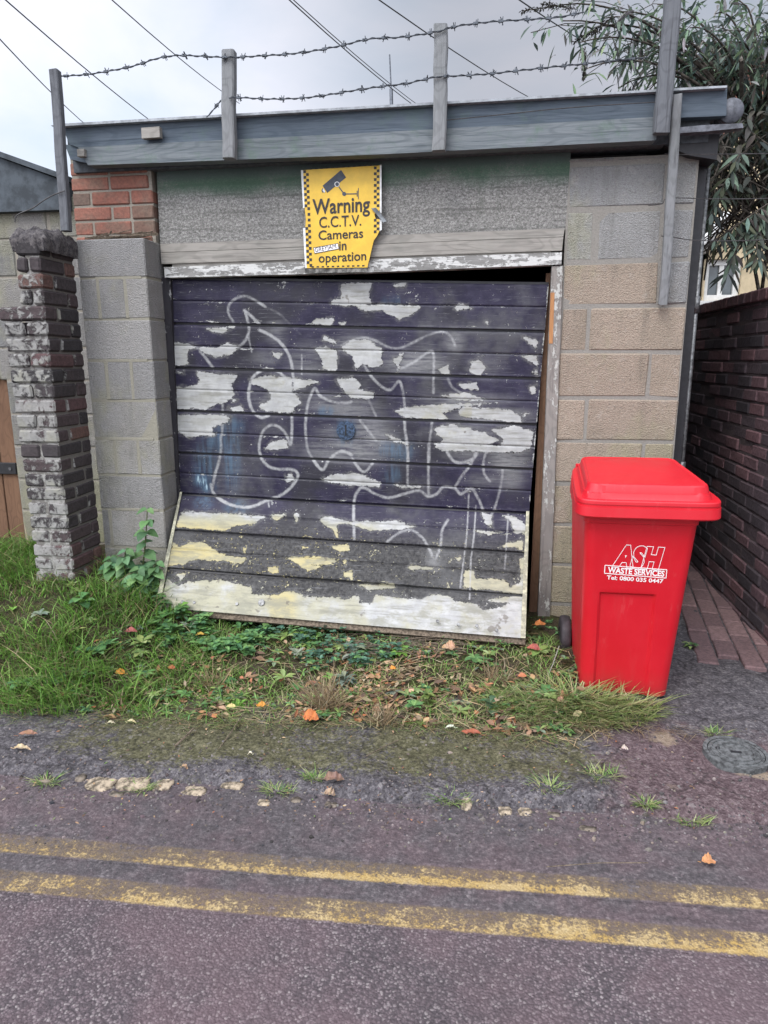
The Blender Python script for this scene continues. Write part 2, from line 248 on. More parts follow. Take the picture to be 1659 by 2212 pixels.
# ------------------------------------------------------------------ mesh helpers
class MB:
    def __init__(s): s.v = []; s.f = []; s.a = {}; s.mi = []
    def verts(s, vs, **at):
        i = len(s.v); s.v.extend([tuple(x) for x in vs])
        for k, x in at.items(): s.a.setdefault(k, {}).update({i+j: x for j in range(len(vs))})
        return i
    def face(s, *idx): s.f.append(idx)
    def poly(s, pts, **at):
        i = s.verts(pts, **at); s.f.append(tuple(range(i, i+len(pts)))); return i
    def box(s, x0, x1, y0, y1, z0, z1, bev=0, jit=0, **at):
        if bev <= 0:
            vs = [(x, y, z) for x in (x0, x1) for y in (y0, y1) for z in (z0, z1)]
            i = s.verts(vs, **at)
            for q in ((0, 1, 3, 2), (4, 6, 7, 5), (0, 4, 5, 1), (2, 3, 7, 6), (0, 2, 6, 4), (1, 5, 7, 3)): s.f.append(tuple(i+k for k in q))
            return i
        vs = []; c = ((x0+x1)/2, (y0+y1)/2, (z0+z1)/2); hx, hy, hz = (x1-x0)/2, (y1-y0)/2, (z1-z0)/2; b = min(bev, hx*.9, hy*.9, hz*.9)
        idx = {}
        for sx in (-1, 1):
            for sy in (-1, 1):
                for sz in (-1, 1):
                    jx, jy, jz = (random.uniform(-jit, jit) for _ in range(3))
                    for ax in range(3):
                        e = [hx-b, hy-b, hz-b]; e[ax] += b
                        idx[(sx, sy, sz, ax)] = len(vs); vs.append((c[0]+sx*e[0]+jx, c[1]+sy*e[1]+jy, c[2]+sz*e[2]+jz))
        i = s.verts(vs, **at); I = lambda *k: i+idx[k]
        for ax in range(3):
            o = [0, 1, 2]; o.remove(ax)
            for sg in (-1, 1):
                q = []
                for a, bb in ((-1, -1), (1, -1), (1, 1), (-1, 1)):
                    k = [0, 0, 0]; k[ax] = sg; k[o[0]] = a; k[o[1]] = bb; q.append(I(*k, ax))
                s.f.append(tuple(q))
        for ax in range(3):
            o = [0, 1, 2]; o.remove(ax)
            for a in (-1, 1):
                for bb in (-1, 1):
                    k1 = [0, 0, 0]; k1[o[0]] = a; k1[o[1]] = bb; k2 = k1[:]; k1[ax] = -1; k2[ax] = 1
                    s.f.append((I(*k1, o[0]), I(*k2, o[0]), I(*k2, o[1]), I(*k1, o[1])))
        for sx in (-1, 1):
            for sy in (-1, 1):
                for sz in (-1, 1): s.f.append((I(sx, sy, sz, 0), I(sx, sy, sz, 1), I(sx, sy, sz, 2)))
        return i
    def beam(s, p, q, w, d, up=(0, 0, 1), **at):         # squared bar from p to q
        p, q = Vector(p), Vector(q); t = (q-p).normalized(); u = Vector(up); a = t.cross(u)
        if a.length < 1e-4: a = t.cross(Vector((1, 0, 0)))
        a.normalize(); b = a.cross(t).normalized(); vs = []
        for e in (p, q):
            for sa, sb in ((-1, -1), (1, -1), (1, 1), (-1, 1)): vs.append(e+a*sa*w/2+b*sb*d/2)
        i = s.verts(vs, **at)
        for k in range(4): s.f.append((i+k, i+(k+1) % 4, i+4+(k+1) % 4, i+4+k))
        s.f.append((i+3, i+2, i+1, i)); s.f.append((i+4, i+5, i+6, i+7))
    def tube(s, pts, r, n=6, cap=True, **at):
        pts = [Vector(p) for p in pts]; rs = r if isinstance(r, (list, tuple)) else [r]*len(pts); rings = []
        for k, p in enumerate(pts):
            t = (pts[min(k+1, len(pts)-1)]-pts[max(k-1, 0)]).normalized(); a = t.cross(Vector((.13, .31, .94)))
            if a.length < .05: a = t.cross(Vector((1, 0, 0)))
            a.normalize(); b = t.cross(a)
            rings.append(s.verts([p+(a*cos(2*pi*j/n)+b*sin(2*pi*j/n))*rs[k] for j in range(n)], **at))
        for k in range(len(rings)-1):
            for j in range(n): s.f.append((rings[k]+j, rings[k]+(j+1) % n, rings[k+1]+(j+1) % n, rings[k+1]+j))
        if cap: s.f.append(tuple(rings[0]+j for j in reversed(range(n)))); s.f.append(tuple(rings[-1]+j for j in range(n)))
    def prism(s, pts, off, **at):                        # closed outline pushed along off
        a = s.verts(pts, **at); b = s.verts([Vector(p)+Vector(off) for p in pts], **at); n = len(pts)
        s.f.append(tuple(range(a, a+n))); s.f.append(tuple(reversed(range(b, b+n))))
        for k in range(n): s.f.append((a+k, b+k, b+(k+1) % n, a+(k+1) % n))
    def leaf(s, p, d, nrm, L, W, col, droop=.3, fold=.25, shape=(.55, .95, .6)):
        p, d, nrm = Vector(p), Vector(d).normalized(), Vector(nrm); a = d.cross(nrm)
        if a.length < .05: a = d.cross(Vector((.3, .8, .1)))
        a.normalize(); nn = a.cross(d).normalized(); vs = [p]
        for t, w in zip((.25, .52, .8), shape):
            c = p+d*L*t-Vector((0, 0, 1))*L*droop*t*t
            vs += [c+a*W/2*w+nn*W*fold*w*.5, c, c-a*W/2*w+nn*W*fold*w*.5]
        vs.append(p+d*L-Vector((0, 0, 1))*L*droop); i = s.verts(vs, col=col)
        s.f += [(i, i+2, i+1), (i, i+3, i+2), (i+1, i+2, i+5, i+4), (i+2, i+3, i+6, i+5), (i+4, i+5, i+8, i+7), (i+5, i+6, i+9, i+8), (i+7, i+8, i+10), (i+8, i+9, i+10)]
    def build(s, name, mat, parent=None, smooth=False, origin=None):
        o = Vector(origin) if origin is not None else (WO(parent) if parent else Vector((0, 0, 0)))
        me = bpy.data.meshes.new(name); me.from_pydata([tuple(Vector(v)-o) for v in s.v], [], s.f)
        if s.mi: me.polygons.foreach_set('material_index', s.mi)
        for k, d in s.a.items():
            if isinstance(next(iter(d.values())), (tuple, list)):
                A = me.attributes.new(k, 'FLOAT_COLOR', 'POINT'); b = np.zeros((len(s.v), 4), np.float32); b[:, 3] = 1
                for i, x in d.items(): b[i, :3] = x
                A.data.foreach_set('color', b.ravel())
            else:
                A = me.attributes.new(k, 'FLOAT', 'POINT'); b = np.zeros(len(s.v), np.float32)
                for i, x in d.items(): b[i] = x
                A.data.foreach_set('value', b)
        for mm in (mat if isinstance(mat, list) else [mat]): me.materials.append(M[mm])
        if smooth: me.polygons.foreach_set('use_smooth', [True]*len(me.polygons))
        ob = bpy.data.objects.new(name, me); COL.objects.link(ob)
        if parent: ob.parent = parent
        if origin is not None and not parent: ob.location = o
        elif origin is not None and parent: ob.location = o-WO(parent)
        return ob
def WO(o):
    v = Vector(o.location)
    while o.parent: o = o.parent; v += Vector(o.location)
    return v
def tag(o, label, cat, group=None):
    o['label'] = label; o['category'] = cat
    if group: o['group'] = group
    return o
def thing(name, label, cat, loc, group=None):
    o = bpy.data.objects.new(name, None); COL.objects.link(o); o.location = loc; o.empty_display_size = .1; return tag(o, label, cat, group)
def struct(o, kind='structure'): o['kind'] = kind; return o
def grid_mesh(name, mat, V, nu, nv, attrs=None, parent=None, smooth=True, origin=(0, 0, 0)):
    V = np.asarray(V, float)-np.array(origin); i = np.arange((nu-1)*(nv-1)); r, c = i//(nu-1), i % (nu-1); a = r*nu+c
    F = np.stack([a, a+1, a+nu+1, a+nu], 1); me = bpy.data.meshes.new(name); me.from_pydata(V.tolist(), [], F.tolist())
    for k, x in (attrs or {}).items():
        A = me.attributes.new(k, 'FLOAT', 'POINT'); A.data.foreach_set('value', np.asarray(x, np.float32))
    me.materials.append(M[mat])
    if smooth: me.polygons.foreach_set('use_smooth', [True]*len(me.polygons))
    ob = bpy.data.objects.new(name, me); COL.objects.link(ob)
    if parent: ob.parent = parent
    return ob
_tc = {}
def text_mesh(body, bold=0., shear=0., outline=0.):
    cu = bpy.data.curves.new('lettering', 'FONT'); cu.body = body; cu.size = 1; cu.offset = bold; cu.shear = shear; cu.resolution_u = 4
    if outline: cu.fill_mode = 'NONE'; cu.bevel_depth = outline; cu.bevel_resolution = 0
    ob = bpy.data.objects.new('lettering', cu); COL.objects.link(ob); dg = bpy.context.evaluated_depsgraph_get(); dg.update()
    me = bpy.data.meshes.new_from_object(ob.evaluated_get(dg)); v = [tuple(x.co) for x in me.vertices]; f = [tuple(p.vertices) for p in me.polygons]
    bpy.data.objects.remove(ob); bpy.data.curves.remove(cu); bpy.data.meshes.remove(me); return v, f
def caph():
    if 'h' not in _tc: v, _ = text_mesh('H'); _tc['h'] = max(p[1] for p in v)
    return _tc['h']
def lettering(mb, body, p0, p1, up, cap, lift, bold=0., shear=0., outline=0.):   # from p0 to p1 along the baseline, capitals cap high
    v, f = text_mesh(body, bold, shear, outline); x0 = min(p[0] for p in v); x1 = max(p[0] for p in v); ax = (Vector(p1)-Vector(p0))/(x1-x0); k = cap/caph()
    i = mb.verts([Vector(p0)+ax*(p[0]-x0)+Vector(up)*p[1]*k+Vector(lift)*(1+p[2]*40) for p in v]); mb.f += [tuple(i+j for j in q) for q in f]
def fbm(x, y, s, seed=0): return mnoise.fractal(Vector((x*s+seed*7.1, y*s-seed*3.3, seed*1.7)), 1.0, 2.0, 4)

# ------------------------------------------------------------------ the setting
mb = MB(); mb.poly([(-90, -60, -.05), (90, -60, -.05), (90, 120, -.05), (-90, 120, -.05)]); struct(mb.build('ground', 'ground'))
def KY(x): return 2.075+.040*(x+1.35)+.012*math.sin(x*5)            # the kerb line
def RZ(x, y): return 0.
nx, ny = 121, 61; V = []
for j in range(ny):
    for i in range(nx):
        t = i/(nx-1)*2-1; x = 3*t+22*t**7; y = -5+(KY(np.clip(x, -4, 4))+5.12)*j/(ny-1); V.append((x, y, 0.))
struct(grid_mesh('road', 'road', V, nx, ny))
mb_ = []
for (a, b, wl, wear) in (((-1.40, 1.576), (.748, 1.665), .082, .0), ((-1.51, 1.722), (.807, 1.834), .082, -.02)):
    dx, dy = b[0]-a[0], b[1]-a[1]; sl = dy/dx; V = []; vv = []; ww = []
    xs = np.concatenate([np.linspace(-12, -2.3, 20), np.linspace(-2.2, 1.6, 120), np.linspace(1.7, 12, 20)])
    for k in range(7):
        for x in xs:
            c = a[1]+sl*(x-a[0])+.004*math.sin(x*3.1); s = (k/6*2-1)*1.25
            y = c+s*wl/2; V.append((x, y, .0010)); vv.append(s)
            wv = wear+.16*fbm(x, k*.02, 2.2, 9)-.13*s
            if wear == 0: wv += .16*ss(.1, .9, x)+.22*math.exp(-((x+1.17)/.10)**2)*(s > -.2)
            else: wv += .13*math.exp(-((x+.25)/.5)**2)*(s < 0)
            ww.append(wv)
    o = struct(grid_mesh('yellow_road_line', 'line', V, len(xs), 7, {'v': vv, 'wear': ww}))

def VE(x): return float(np.interp(x, [-8, -2.05, -.9, -.4, .1, .45, .75], [2.35, 2.44, 2.54, 2.62, 2.60, 2.56, 2.75]))   # front edge of the verge
def GH(x, y):
    t = float(ss(0, .85, y-VE(x))); h = t*(.085+.235*float(ss(-1.25, -2.25, x)))*float(ss(.85, .35, x)); e = float(ss(0, .10, y-VE(x)))
    return -.012+h+e*(.022+.022*fbm(x, y, 4, 1))*float(ss(.80, .55, x))
def PEDGE(x): return KY(np.clip(x, -4, 4))+.016*fbm(x, 2., 5, 8)+.008*fbm(x, 5., 16, 8)
def PZ(x, y):
    d = y-PEDGE(x); lip = .020*float(ss(0, .035, d))*float(ss(.34, .06, d))*max(0., .75+1.1*fbm(x, y, 3.5, 51))*float(ss(1.0, .4, x))
    return -.006+.020*float(ss(0, .07, d))+lip+(.010*fbm(x, y, 2.5, 5)+.009*fbm(x, y, 9, 6)+.004*fbm(x, y, 28, 7))*float(ss(0, .05, d))
nx, ny = 260, 130; V = []; mo = []; sa = []; pu = []
for j in range(ny):
    for i in range(nx):
        t = i/(nx-1)*2-1; x = 2.6*t+20*t**7; s = j/(ny-1); y0 = PEDGE(x); y = y0+s**1.6*2.6+.6*s**6*20
        z = PZ(x, y); V.append((x, y, z))
        n1 = fbm(x, y, 1.8, 2)
        mo.append(float(ss(-2.3, -1.2, x)*ss(.75, .2, x))*(.25+.75*float(ss(y0+.03, y0+.22, y)))+.25*n1)
        sa.append(.95*math.exp(-((x-.70)/.10)**2-((y-2.66)/.07)**2)+.9*math.exp(-((x-1.02)/.13)**2-((y-2.46)/.035)**2)+.55*math.exp(-((x-.55)/.25)**2-((y-2.36)/.10)**2)+.25*n1+.45*math.exp(-((x-1.15)/.2)**2-((y-3.05)/.06)**2))
        pu.append(float(ss(.25, .6, x))*float(ss(3.1, 2.55, y))*.95+.10+.4*n1)
struct(grid_mesh('pavement', 'pave', V, nx, ny, {'moss': mo, 'sand': sa, 'purple': pu}))
nx, ny = 180, 75; V = []
for j in range(ny):
    for i in range(nx):
        x = -6+6.85*(1-(1-i/(nx-1))**1.5); y = VE(x)-.05+(4.5-VE(x))*j/(ny-1); V.append((x, y, GH(x, y)))
struct(grid_mesh('verge', 'soil', V, nx, ny))
# brick path in the alley, turned a little
mb = MB(); ca, sa_ = cos(radians(-8)), sin(radians(-8))
for r in range(44):
    for c in range(6):
        u = -.02+c*.105; w = r*.213+(.107 if c % 2 else 0)
        x0, y0 = 1.06+ca*u-sa_*w, 3.42+sa_*u+ca*w; q = []
        if w < .1 and c > 3: continue
        dz = random.uniform(-.006, .006); tn = random.random()
        vs = []
        for zz, ins in ((0, 0), (.034, 0), (.040, .005)):
            for du, dw in ((ins, ins), (.097-ins, ins), (.097-ins, .205-ins), (ins, .205-ins)): vs.append((x0+ca*du-sa_*dw, y0+sa_*du+ca*dw, zz-.012+dz))
        i = mb.verts(vs, tint=tn)
        for L in (0, 4):
            for k in range(4): mb.f.append((i+L+k, i+L+(k+1) % 4, i+L+4+(k+1) % 4, i+L+4+k))
        mb.f.append((i+8, i+9, i+10, i+11))
struct(mb.build('brick_path', 'path brick'))

# ------------------------------------------------------------------ garage
gar = thing('garage', 'derelict single garage of grey concrete blocks with a bent peeling black door', 'garage', (-.75, 3.75, 0))
FY = 3.75
def brickwork(mb, axis, a0, a1, z0, z1, face, depth, tintf, stretch=.215, jit=.002, bond='stretcher', bev=.006, bh=.065, joint=.010, keep=None, **at):
    """courses of bricks on a wall whose outer face stands at `face`; axis 0 runs along x facing -y, axis 1 along y facing -x (face is the low side)"""
    r = 0; z = z0
    while z < z1-.02:
        u = a0-(0 if r % 2 == 0 else stretch/2+joint/2); zt = min(z+bh, z1)
        while u < a1-.01:
            L = stretch if not (bond == 'mixed' and random.random() < .3) else .102
            b0, b1 = max(u, a0), min(u+L, a1); u += L+joint
            if b1-b0 < .025: continue
            if keep and not keep((b0+b1)/2, z): continue
            j = random.uniform(-jit, jit); t = tintf()
            kw = dict(tint=t); kw.update({k: f() for k, f in at.items()})
            if axis == 0: mb.box(b0, b1, face+j, face+depth, z, zt, bev, .0015, **kw)
            else: mb.box(face+j, face+depth, b0, b1, z, zt, bev, .0015, **kw)
        z += bh+joint; r += 1
# right block pier, courses read off the joints
zr = [P(1320, y, FY)[2] for y in (338, 351, 452, 566, 662, 761, 860, 954)]
while zr[-1] > .05: zr.append(zr[-1]-.2255)
zr[-1] = -.05
xl, xr = .318, .925; jx = lambda px, py: P(px, py, FY)[0]
joints = [[jx(1330, 340)], [], [jx(1286, 510)], [], [jx(1271, 710)], [jx(1401, 810)], [jx(1266, 905)], [jx(1387, 1000)], [jx(1262, 1090)], [jx(1380, 1180)], [jx(1255, 1270)], [jx(1350, 1350)]]
pr = MB(); pu_ = MB()
cr = jx(1432, 500)
for k in range(len(zr)-1):
    js = list(joints[k] if k < len(joints) else [.6])
    if k in (1, 2, 3): js.append(cr)
    if k == 0: js.append(cr)
    e = [xl]+sorted(js)+[xr]
    for a, b in zip(e[:-1], e[1:]):
        tgt = pu_ if k < 3 or (k == 3 and b > .8) else pr
        gp = .0045
        tgt.box(a+gp, b-gp, FY-.006+random.uniform(-.002, .003), FY+.15, zr[k+1]+gp, zr[k]-gp, .009 if k > 2 else .014, .003, tint=random.random())
pier = pr.build('block_pier', 'tan block', gar); pier['label'] = 'tan lower courses of the right block pier'
o = pu_.build('block_pier', 'upper block', gar); o['label'] = 'grey upper courses of the right block pier'
mb = MB(); mb.box(xl+.004, xr-.004, FY-.001, FY+.14, -.05, zr[0]-.004); mb.build('mortar', 'grey mortar', pier)
# left block pier, standing proud
LY = 3.57; zl = [P(260, y, LY)[2] for y in (514, 600, 690, 779, 865, 948.5, 1026, 1100)]
while zl[-1] > .1: zl.append(zl[-1]-.222)
x0, x1 = -2.19, -1.808; jl = lambda px, py: P(px, py, LY)[0]
jts = [[], [jl(213, 640), jl(272, 640)], [], [jl(232, 820), jl(285, 820)], [], [jl(250, 990), jl(300, 990)], [], [jl(241, 1150)], [], [-2.0], []]
pl = MB(); pm = MB()
for k in range(len(zl)-1):
    e = [x0]+jts[k]+[x1]
    for a, b in zip(e[:-1], e[1:]): pl.box(a+.004*(a > x0), b-.004*(b < x1), LY+random.uniform(-.002, .002), LY+.21, zl[k+1]+.004, zl[k]-.004, .006, .002, tint=random.random())
    for q in jts[k]: pm.box(q-.011, q+.011, LY-.0015, LY+.02, zl[k+1]+.004, zl[k]-.004, .003, .002)
    if k % 2: pm.box(x0+.09, x1-.03, LY-.0012, LY+.02, zl[k]-.008, zl[k]+.008, .002)
lp = pl.build('block_pier', 'grey block', gar); lp['label'] = 'left block pier with pale mortar, standing proud of the door'
pm.box(x0+.004, x1-.004, LY+.003, LY+.205, zl[-1]+.01, zl[0]-.01); pm.build('mortar', 'pale mortar', lp)
# red brick patch over the left pier
mb = MB(); brickwork(mb, 0, -2.275, -1.815, 2.085, 2.55, 3.715, .12, lambda: random.choice([.1, .2, .55, .62, .7, .8, .95]), bond='mixed', jit=.004)
br = mb.build('brick_panel', 'red brick', gar); br['label'] = 'patch of red brick over the left pier'
mb = MB(); mb.box(-2.27, -1.817, 3.7215, 3.83, 2.0, 2.56); mb.build('mortar', 'mortar', br)
# board above the door, rails, lintel
def slab(name, mat, c4, y, d, bev=.003, parent=gar):     # a board whose front outline is read on plane y
    mb = MB(); p = [P(a, b, y) for a, b in c4]; mb.prism(p, (0, d, 0)); return mb.build(name, mat, parent)
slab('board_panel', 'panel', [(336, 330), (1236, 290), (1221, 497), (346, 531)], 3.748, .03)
slab('rail', 'rail wood', [(346, 527), (1220, 493), (1217, 511), (347, 545)], 3.738, .05)
slab('rail', 'rail wood', [(347, 546), (1217, 512), (1214, 541), (349, 570)], 3.726, .06)
slab('rail', 'rail wood', [(372, 567), (1190, 536), (1189, 549), (372, 578)], 3.736, .05)
slab('lintel', 'flaky lintel', [(354, 577), (1214, 545), (1213, 571), (800, 588), (356, 600)], 3.722, .07)
slab('jamb', 'flaky jamb', [(1192, 575), (1216, 574), (1187, 1352), (1161, 1352)], 3.730, .06)
o = slab('jamb', 'orange jamb', [(1189.5, 632), (1198, 632), (1194, 742), (1185.5, 742)], 3.727, .02); o['label'] = 'bare orange wood on the right jamb'
slab('jamb', 'flaky dark', [(348, 598), (367, 598), (398, 1300), (379, 1300)], 3.742, .05)
# fascia boards, roof edge
FA = 3.635
slab('fascia_board', 'fascia upper', [(133, 270), (1571, 186), (1569, 250), (1380, 258), (830, 287), (175, 320), (150, 312)], FA, .05)
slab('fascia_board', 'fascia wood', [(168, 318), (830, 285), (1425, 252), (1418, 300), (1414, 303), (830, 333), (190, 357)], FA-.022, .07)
slab('fascia_board', 'fascia upper', [(140, 312), (192, 318), (196, 354), (152, 344)], FA+.01, .2)
slab('drip_edge', 'drip edge', [(109, 271), (133, 267), (1500, 188), (1571, 184.5), (1571, 189), (133, 272.5)], FA-.03, .1)
slab('offcut_block', 'rail wood', [(305, 276), (344, 273), (345, 296), (306, 299)], FA-.045, .03)
slab('offcut_block', 'rail wood', [(166, 322), (181, 321), (182, 337), (167, 338)], FA-.045, .03)
mb = MB(); mb.box(-2.26, .96, FA+.06, 9.2, 2.56, 2.64); mb.box(-2.24, .94, FA+.06, 3.9, 2.47, 2.56); mb.build('roof', 'roof felt', gar)
mb = MB(); mb.box(-2.24, -2.04, 3.86, 9.1, -.05, 2.56); mb.box(.70, .92, 3.91, 9.1, -.05, 2.56); mb.box(-2.03, .69, 8.9, 9.1, -.05, 2.56); mb.build('side_wall', 'wall block', gar)
mb = MB(); mb.box(-2.03, .69, 3.9, 8.89, -.03, .015); mb.build('floor', 'interior', gar)
slab('inner_jamb', 'brown gate wood', [(1180, 590), (1193, 590), (1164, 1352), (1141, 1352)], 3.80, .04)
mb = MB(); mb.box(-2.035, .69, 3.80, 3.81, 2.1, 2.46); mb.box(-2.03, -1.83, 3.80, 3.85, 0, 2.09); mb.box(.30, .69, 3.905, 3.93, 0, 2.5); mb.build('inner_lining', 'interior', gar)
# gutter and bracket at the right end
mb = MB(); c = P(1581, 238, 3.66); R = .052
for k in range(2):
    y = 3.66+k*.02; mb.tube([(c[0], y, c[2]), (c[0], y+.012, c[2])], R-.006*k, 20)
mb.tube([(c[0], 3.70, c[2]), (c[0], 9, c[2]-.02)], .045, 12); mb.build('gutter', 'gutter grey', gar, True)
slab('bracket', 'gutter grey', [(1458, 276), (1520, 270), (1604, 266), (1606, 276), (1522, 284), (1459, 288)], 3.62, .05)
slab('soffit', 'black paint', [(1415, 290), (1480, 284), (1555, 290), (1548, 345), (1490, 336), (1420, 306)], 3.70, .25)
# black strip standing for dark pipe and shaded side at the corner; downpipe
mb = MB(); mb.box(.928, .982, 3.84, 3.90, -.02, 2.47); mb.build('corner_dark_strip', 'black paint', gar)
mb = MB(); mb.tube([(.996, 3.87, .04), (.996, 3.87, 2.4)], .012, 12); mb.tube([(.996, 3.87, 1.72), (.996, 3.87, 1.80)], .018, 12); mb.tube([(.996, 3.87, .9), (.996, 3.87, .96)], .018, 12); mb.build('downpipe', 'steel', gar, True)

# --- the door: five upright boards, three kicked out, with paint maps
A1 = lambda x, y: (317+x*.26667, 553+y*.26667); B1 = lambda x, y: (737.3+x*.3111, 553+y*.3111)
C1 = lambda x, y: (317+x*.26667, 958.5+y*.26667); E1 = lambda x, y: (737.3+x*.3111, 958.5+y*.3111)
def pts(f, s): v = [float(t) for t in s.replace(';', ' ').replace(',', ' ').split()]; return [f(v[i], v[i+1]) for i in range(0, len(v), 2)]
PEEL = [(A1, s) for s in """205,700 330,715 420,740 340,760 325,800 330,880 215,885 200,760
420,740 560,745 660,705 730,730 720,760 680,800 600,815 520,805 460,780
410,940 730,970 690,1030 690,1090 720,1120 640,1185 560,1200 480,1240 235,1235 220,1060 330,1060 420,1040 430,1000
840,1000 960,970 1180,990 1180,1110 1240,1160 1240,1200 1190,1230 1180,1275 920,1250 920,1200 1000,1180 1010,1110 940,1060 860,1040
1180,990 1390,1020 1240,1070 1190,1090
235,1290 600,1290 680,1310 660,1340 520,1390 550,1450 420,1460 340,1470 240,1420
650,1230 760,1220 790,1260 700,1250
1360,750 1440,735 1540,770 1545,830 1530,930 1430,920 1420,840
1330,550 1380,510 1520,500 1500,560
1440,655 1540,690 1530,710 1430,685
960,1560 1010,1510 1140,1480 1140,1550 1040,1570
1495,360 1640,350 1640,405 1500,390
1570,230 1650,220 1659,330 1600,270
490,590 700,575 600,625
1540,1000 1659,990 1659,1130 1600,1100
1560,540 1610,535 1600,565
1020,780 1090,790 1070,830 1030,810
230,940 300,930 290,955
690,1160 730,1165 700,1180
650,560 710,560 690,580""".split('\n')]
PEEL += [(B1, s) for s in """0,200 60,185 210,190 190,270 200,330 100,345 0,340
100,350 280,335 560,350 480,410 400,440 340,410 280,375 150,380
780,350 840,335 905,360 800,372
1260,560 1370,590 1350,645
0,640 80,580 200,590 290,660 270,690 290,750 220,775 150,750 100,780 80,700
1255,695 1360,690 1360,765 1320,740
900,740 960,725 1000,770 960,830 890,810
680,790 740,760 755,820 700,815
360,720 400,690 440,670 420,700 400,790
0,850 100,850 130,890 120,930 220,950 220,990 60,990 40,930 0,920
820,890 940,880 950,925 840,920
1310,910 1350,895 1345,950 1315,960
380,1080 430,1050 740,1030 1080,1018 840,1045 700,1090 740,1130 520,1120 450,1125
810,1080 860,1050 1020,1055 1180,1075 1250,1120 1250,1160 830,1110
640,1200 760,1170 1000,1230 1090,1280 1010,1310 850,1310 740,1345 650,1330 710,1280
1050,1210 1200,1180 1330,1220 1310,1340 1100,1320 1130,1270
310,1240 440,1290 460,1310 370,1290
700,970 870,950 980,1000 800,1000
1320,810 1360,790 1360,830
1250,1090 1300,1095 1270,1115
365,200 450,185 440,210 370,215
1000,455 1020,450 1010,475""".split('\n')]
PEEL += [(C1, s) for s in """285,550 800,575 955,590 850,650 720,660 640,705 240,670
1000,575 1130,570 1050,625
1405,600 1480,590 1659,635 1540,650 1550,770 1500,690 1410,640
210,800 270,840 340,800 460,805 540,860 620,900 810,930 760,975 660,950 400,935 300,970 170,990
1130,920 1380,915 1550,940 1500,970 1340,980 1410,1000 1300,1030 1240,980
170,1100 260,1150 340,1120 550,1110 620,1100 700,1130 790,1150 850,1170 850,1220 1050,1230 1150,1190 1220,1200 1280,1250 1500,1240 1659,1270 1659,1600 40,1400
1500,830 1620,815 1640,860 1560,880
1420,290 1500,250 1659,260 1659,340 1480,310
980,1005 1065,1000 1060,1050 1000,1040
1250,830 1300,840 1280,860
1190,570 1230,570 1215,640
780,850 805,845 790,875
1130,265 1170,250 1200,290 1140,310
250,1060 330,1050 270,1110
1590,950 1615,940 1600,985
1600,1040 1659,1030 1659,1100""".split('\n')]
PEEL += [(E1, s) for s in """0,1090 120,1060 130,1110 210,1110 240,1050 400,1070 560,1085 620,1050 740,1060 800,1100 920,1110 980,1160 1090,1140 1170,1110 1020,1090 1100,1070 1190,1060 1300,1060 1320,1500 0,1420
920,940 1100,940 1170,970 1170,1000 1250,960 1240,800 1290,790 1290,1050 900,1000
0,540 400,540 510,575 380,595 200,600 100,570
0,215 110,205 270,270 260,300 0,280
370,285 560,300 540,310 390,300
930,605 1100,618 1020,636
1120,500 1200,510 1280,560 1280,630 1210,620 1180,540
1100,720 1130,700 1260,670 1260,745 1200,710
460,870 490,845 660,865 590,872
650,0 1300,20 1250,60 700,45
970,470 1040,500 1045,580 1000,560
860,880 925,885 915,1000 850,1000
20,890 80,890 70,930 20,920
0,700 40,700 40,740 0,730
790,790 830,785 820,820
120,980 380,975 370,1000 200,1015""".split('\n')]
WORN = [(A1, 1050, 640, 70, 120, .5), (A1, 1300, 830, 120, 120, .5), (A1, 960, 830, 100, 60, .45), (B1, 100, 620, 130, 60, .9), (B1, 520, 740, 200, 70, .95), (B1, 780, 590, 60, 80, .7), (B1, 1000, 770, 120, 80, .35), (B1, 880, 1000, 260, 40, .7), (B1, 1050, 1110, 230, 50, .9),
        (B1, 60, 1060, 200, 60, .7), (B1, 200, 1260, 140, 130, .9), (B1, 60, 1340, 260, 80, .9), (B1, 1200, 1370, 90, 60, .9), (E1, 1160, 120, 110, 90, .9), (E1, 1170, 250, 90, 60, .7), (E1, 1020, 250, 120, 40, .5), (A1, 500, 1330, 160, 50, .5), (A1, 1450, 1200, 150, 80, .6), (A1, 1480, 1450, 120, 80, .45),
        (B1, 860, 1230, 180, 50, .7), (E1, 640, 800, 50, 60, .6), (E1, 850, 60, 110, 60, .5), (A1, 1030, 1170, 200, 60, .4), (C1, 700, 200, 120, 200, .25), (E1, 140, 90, 160, 60, .6)]
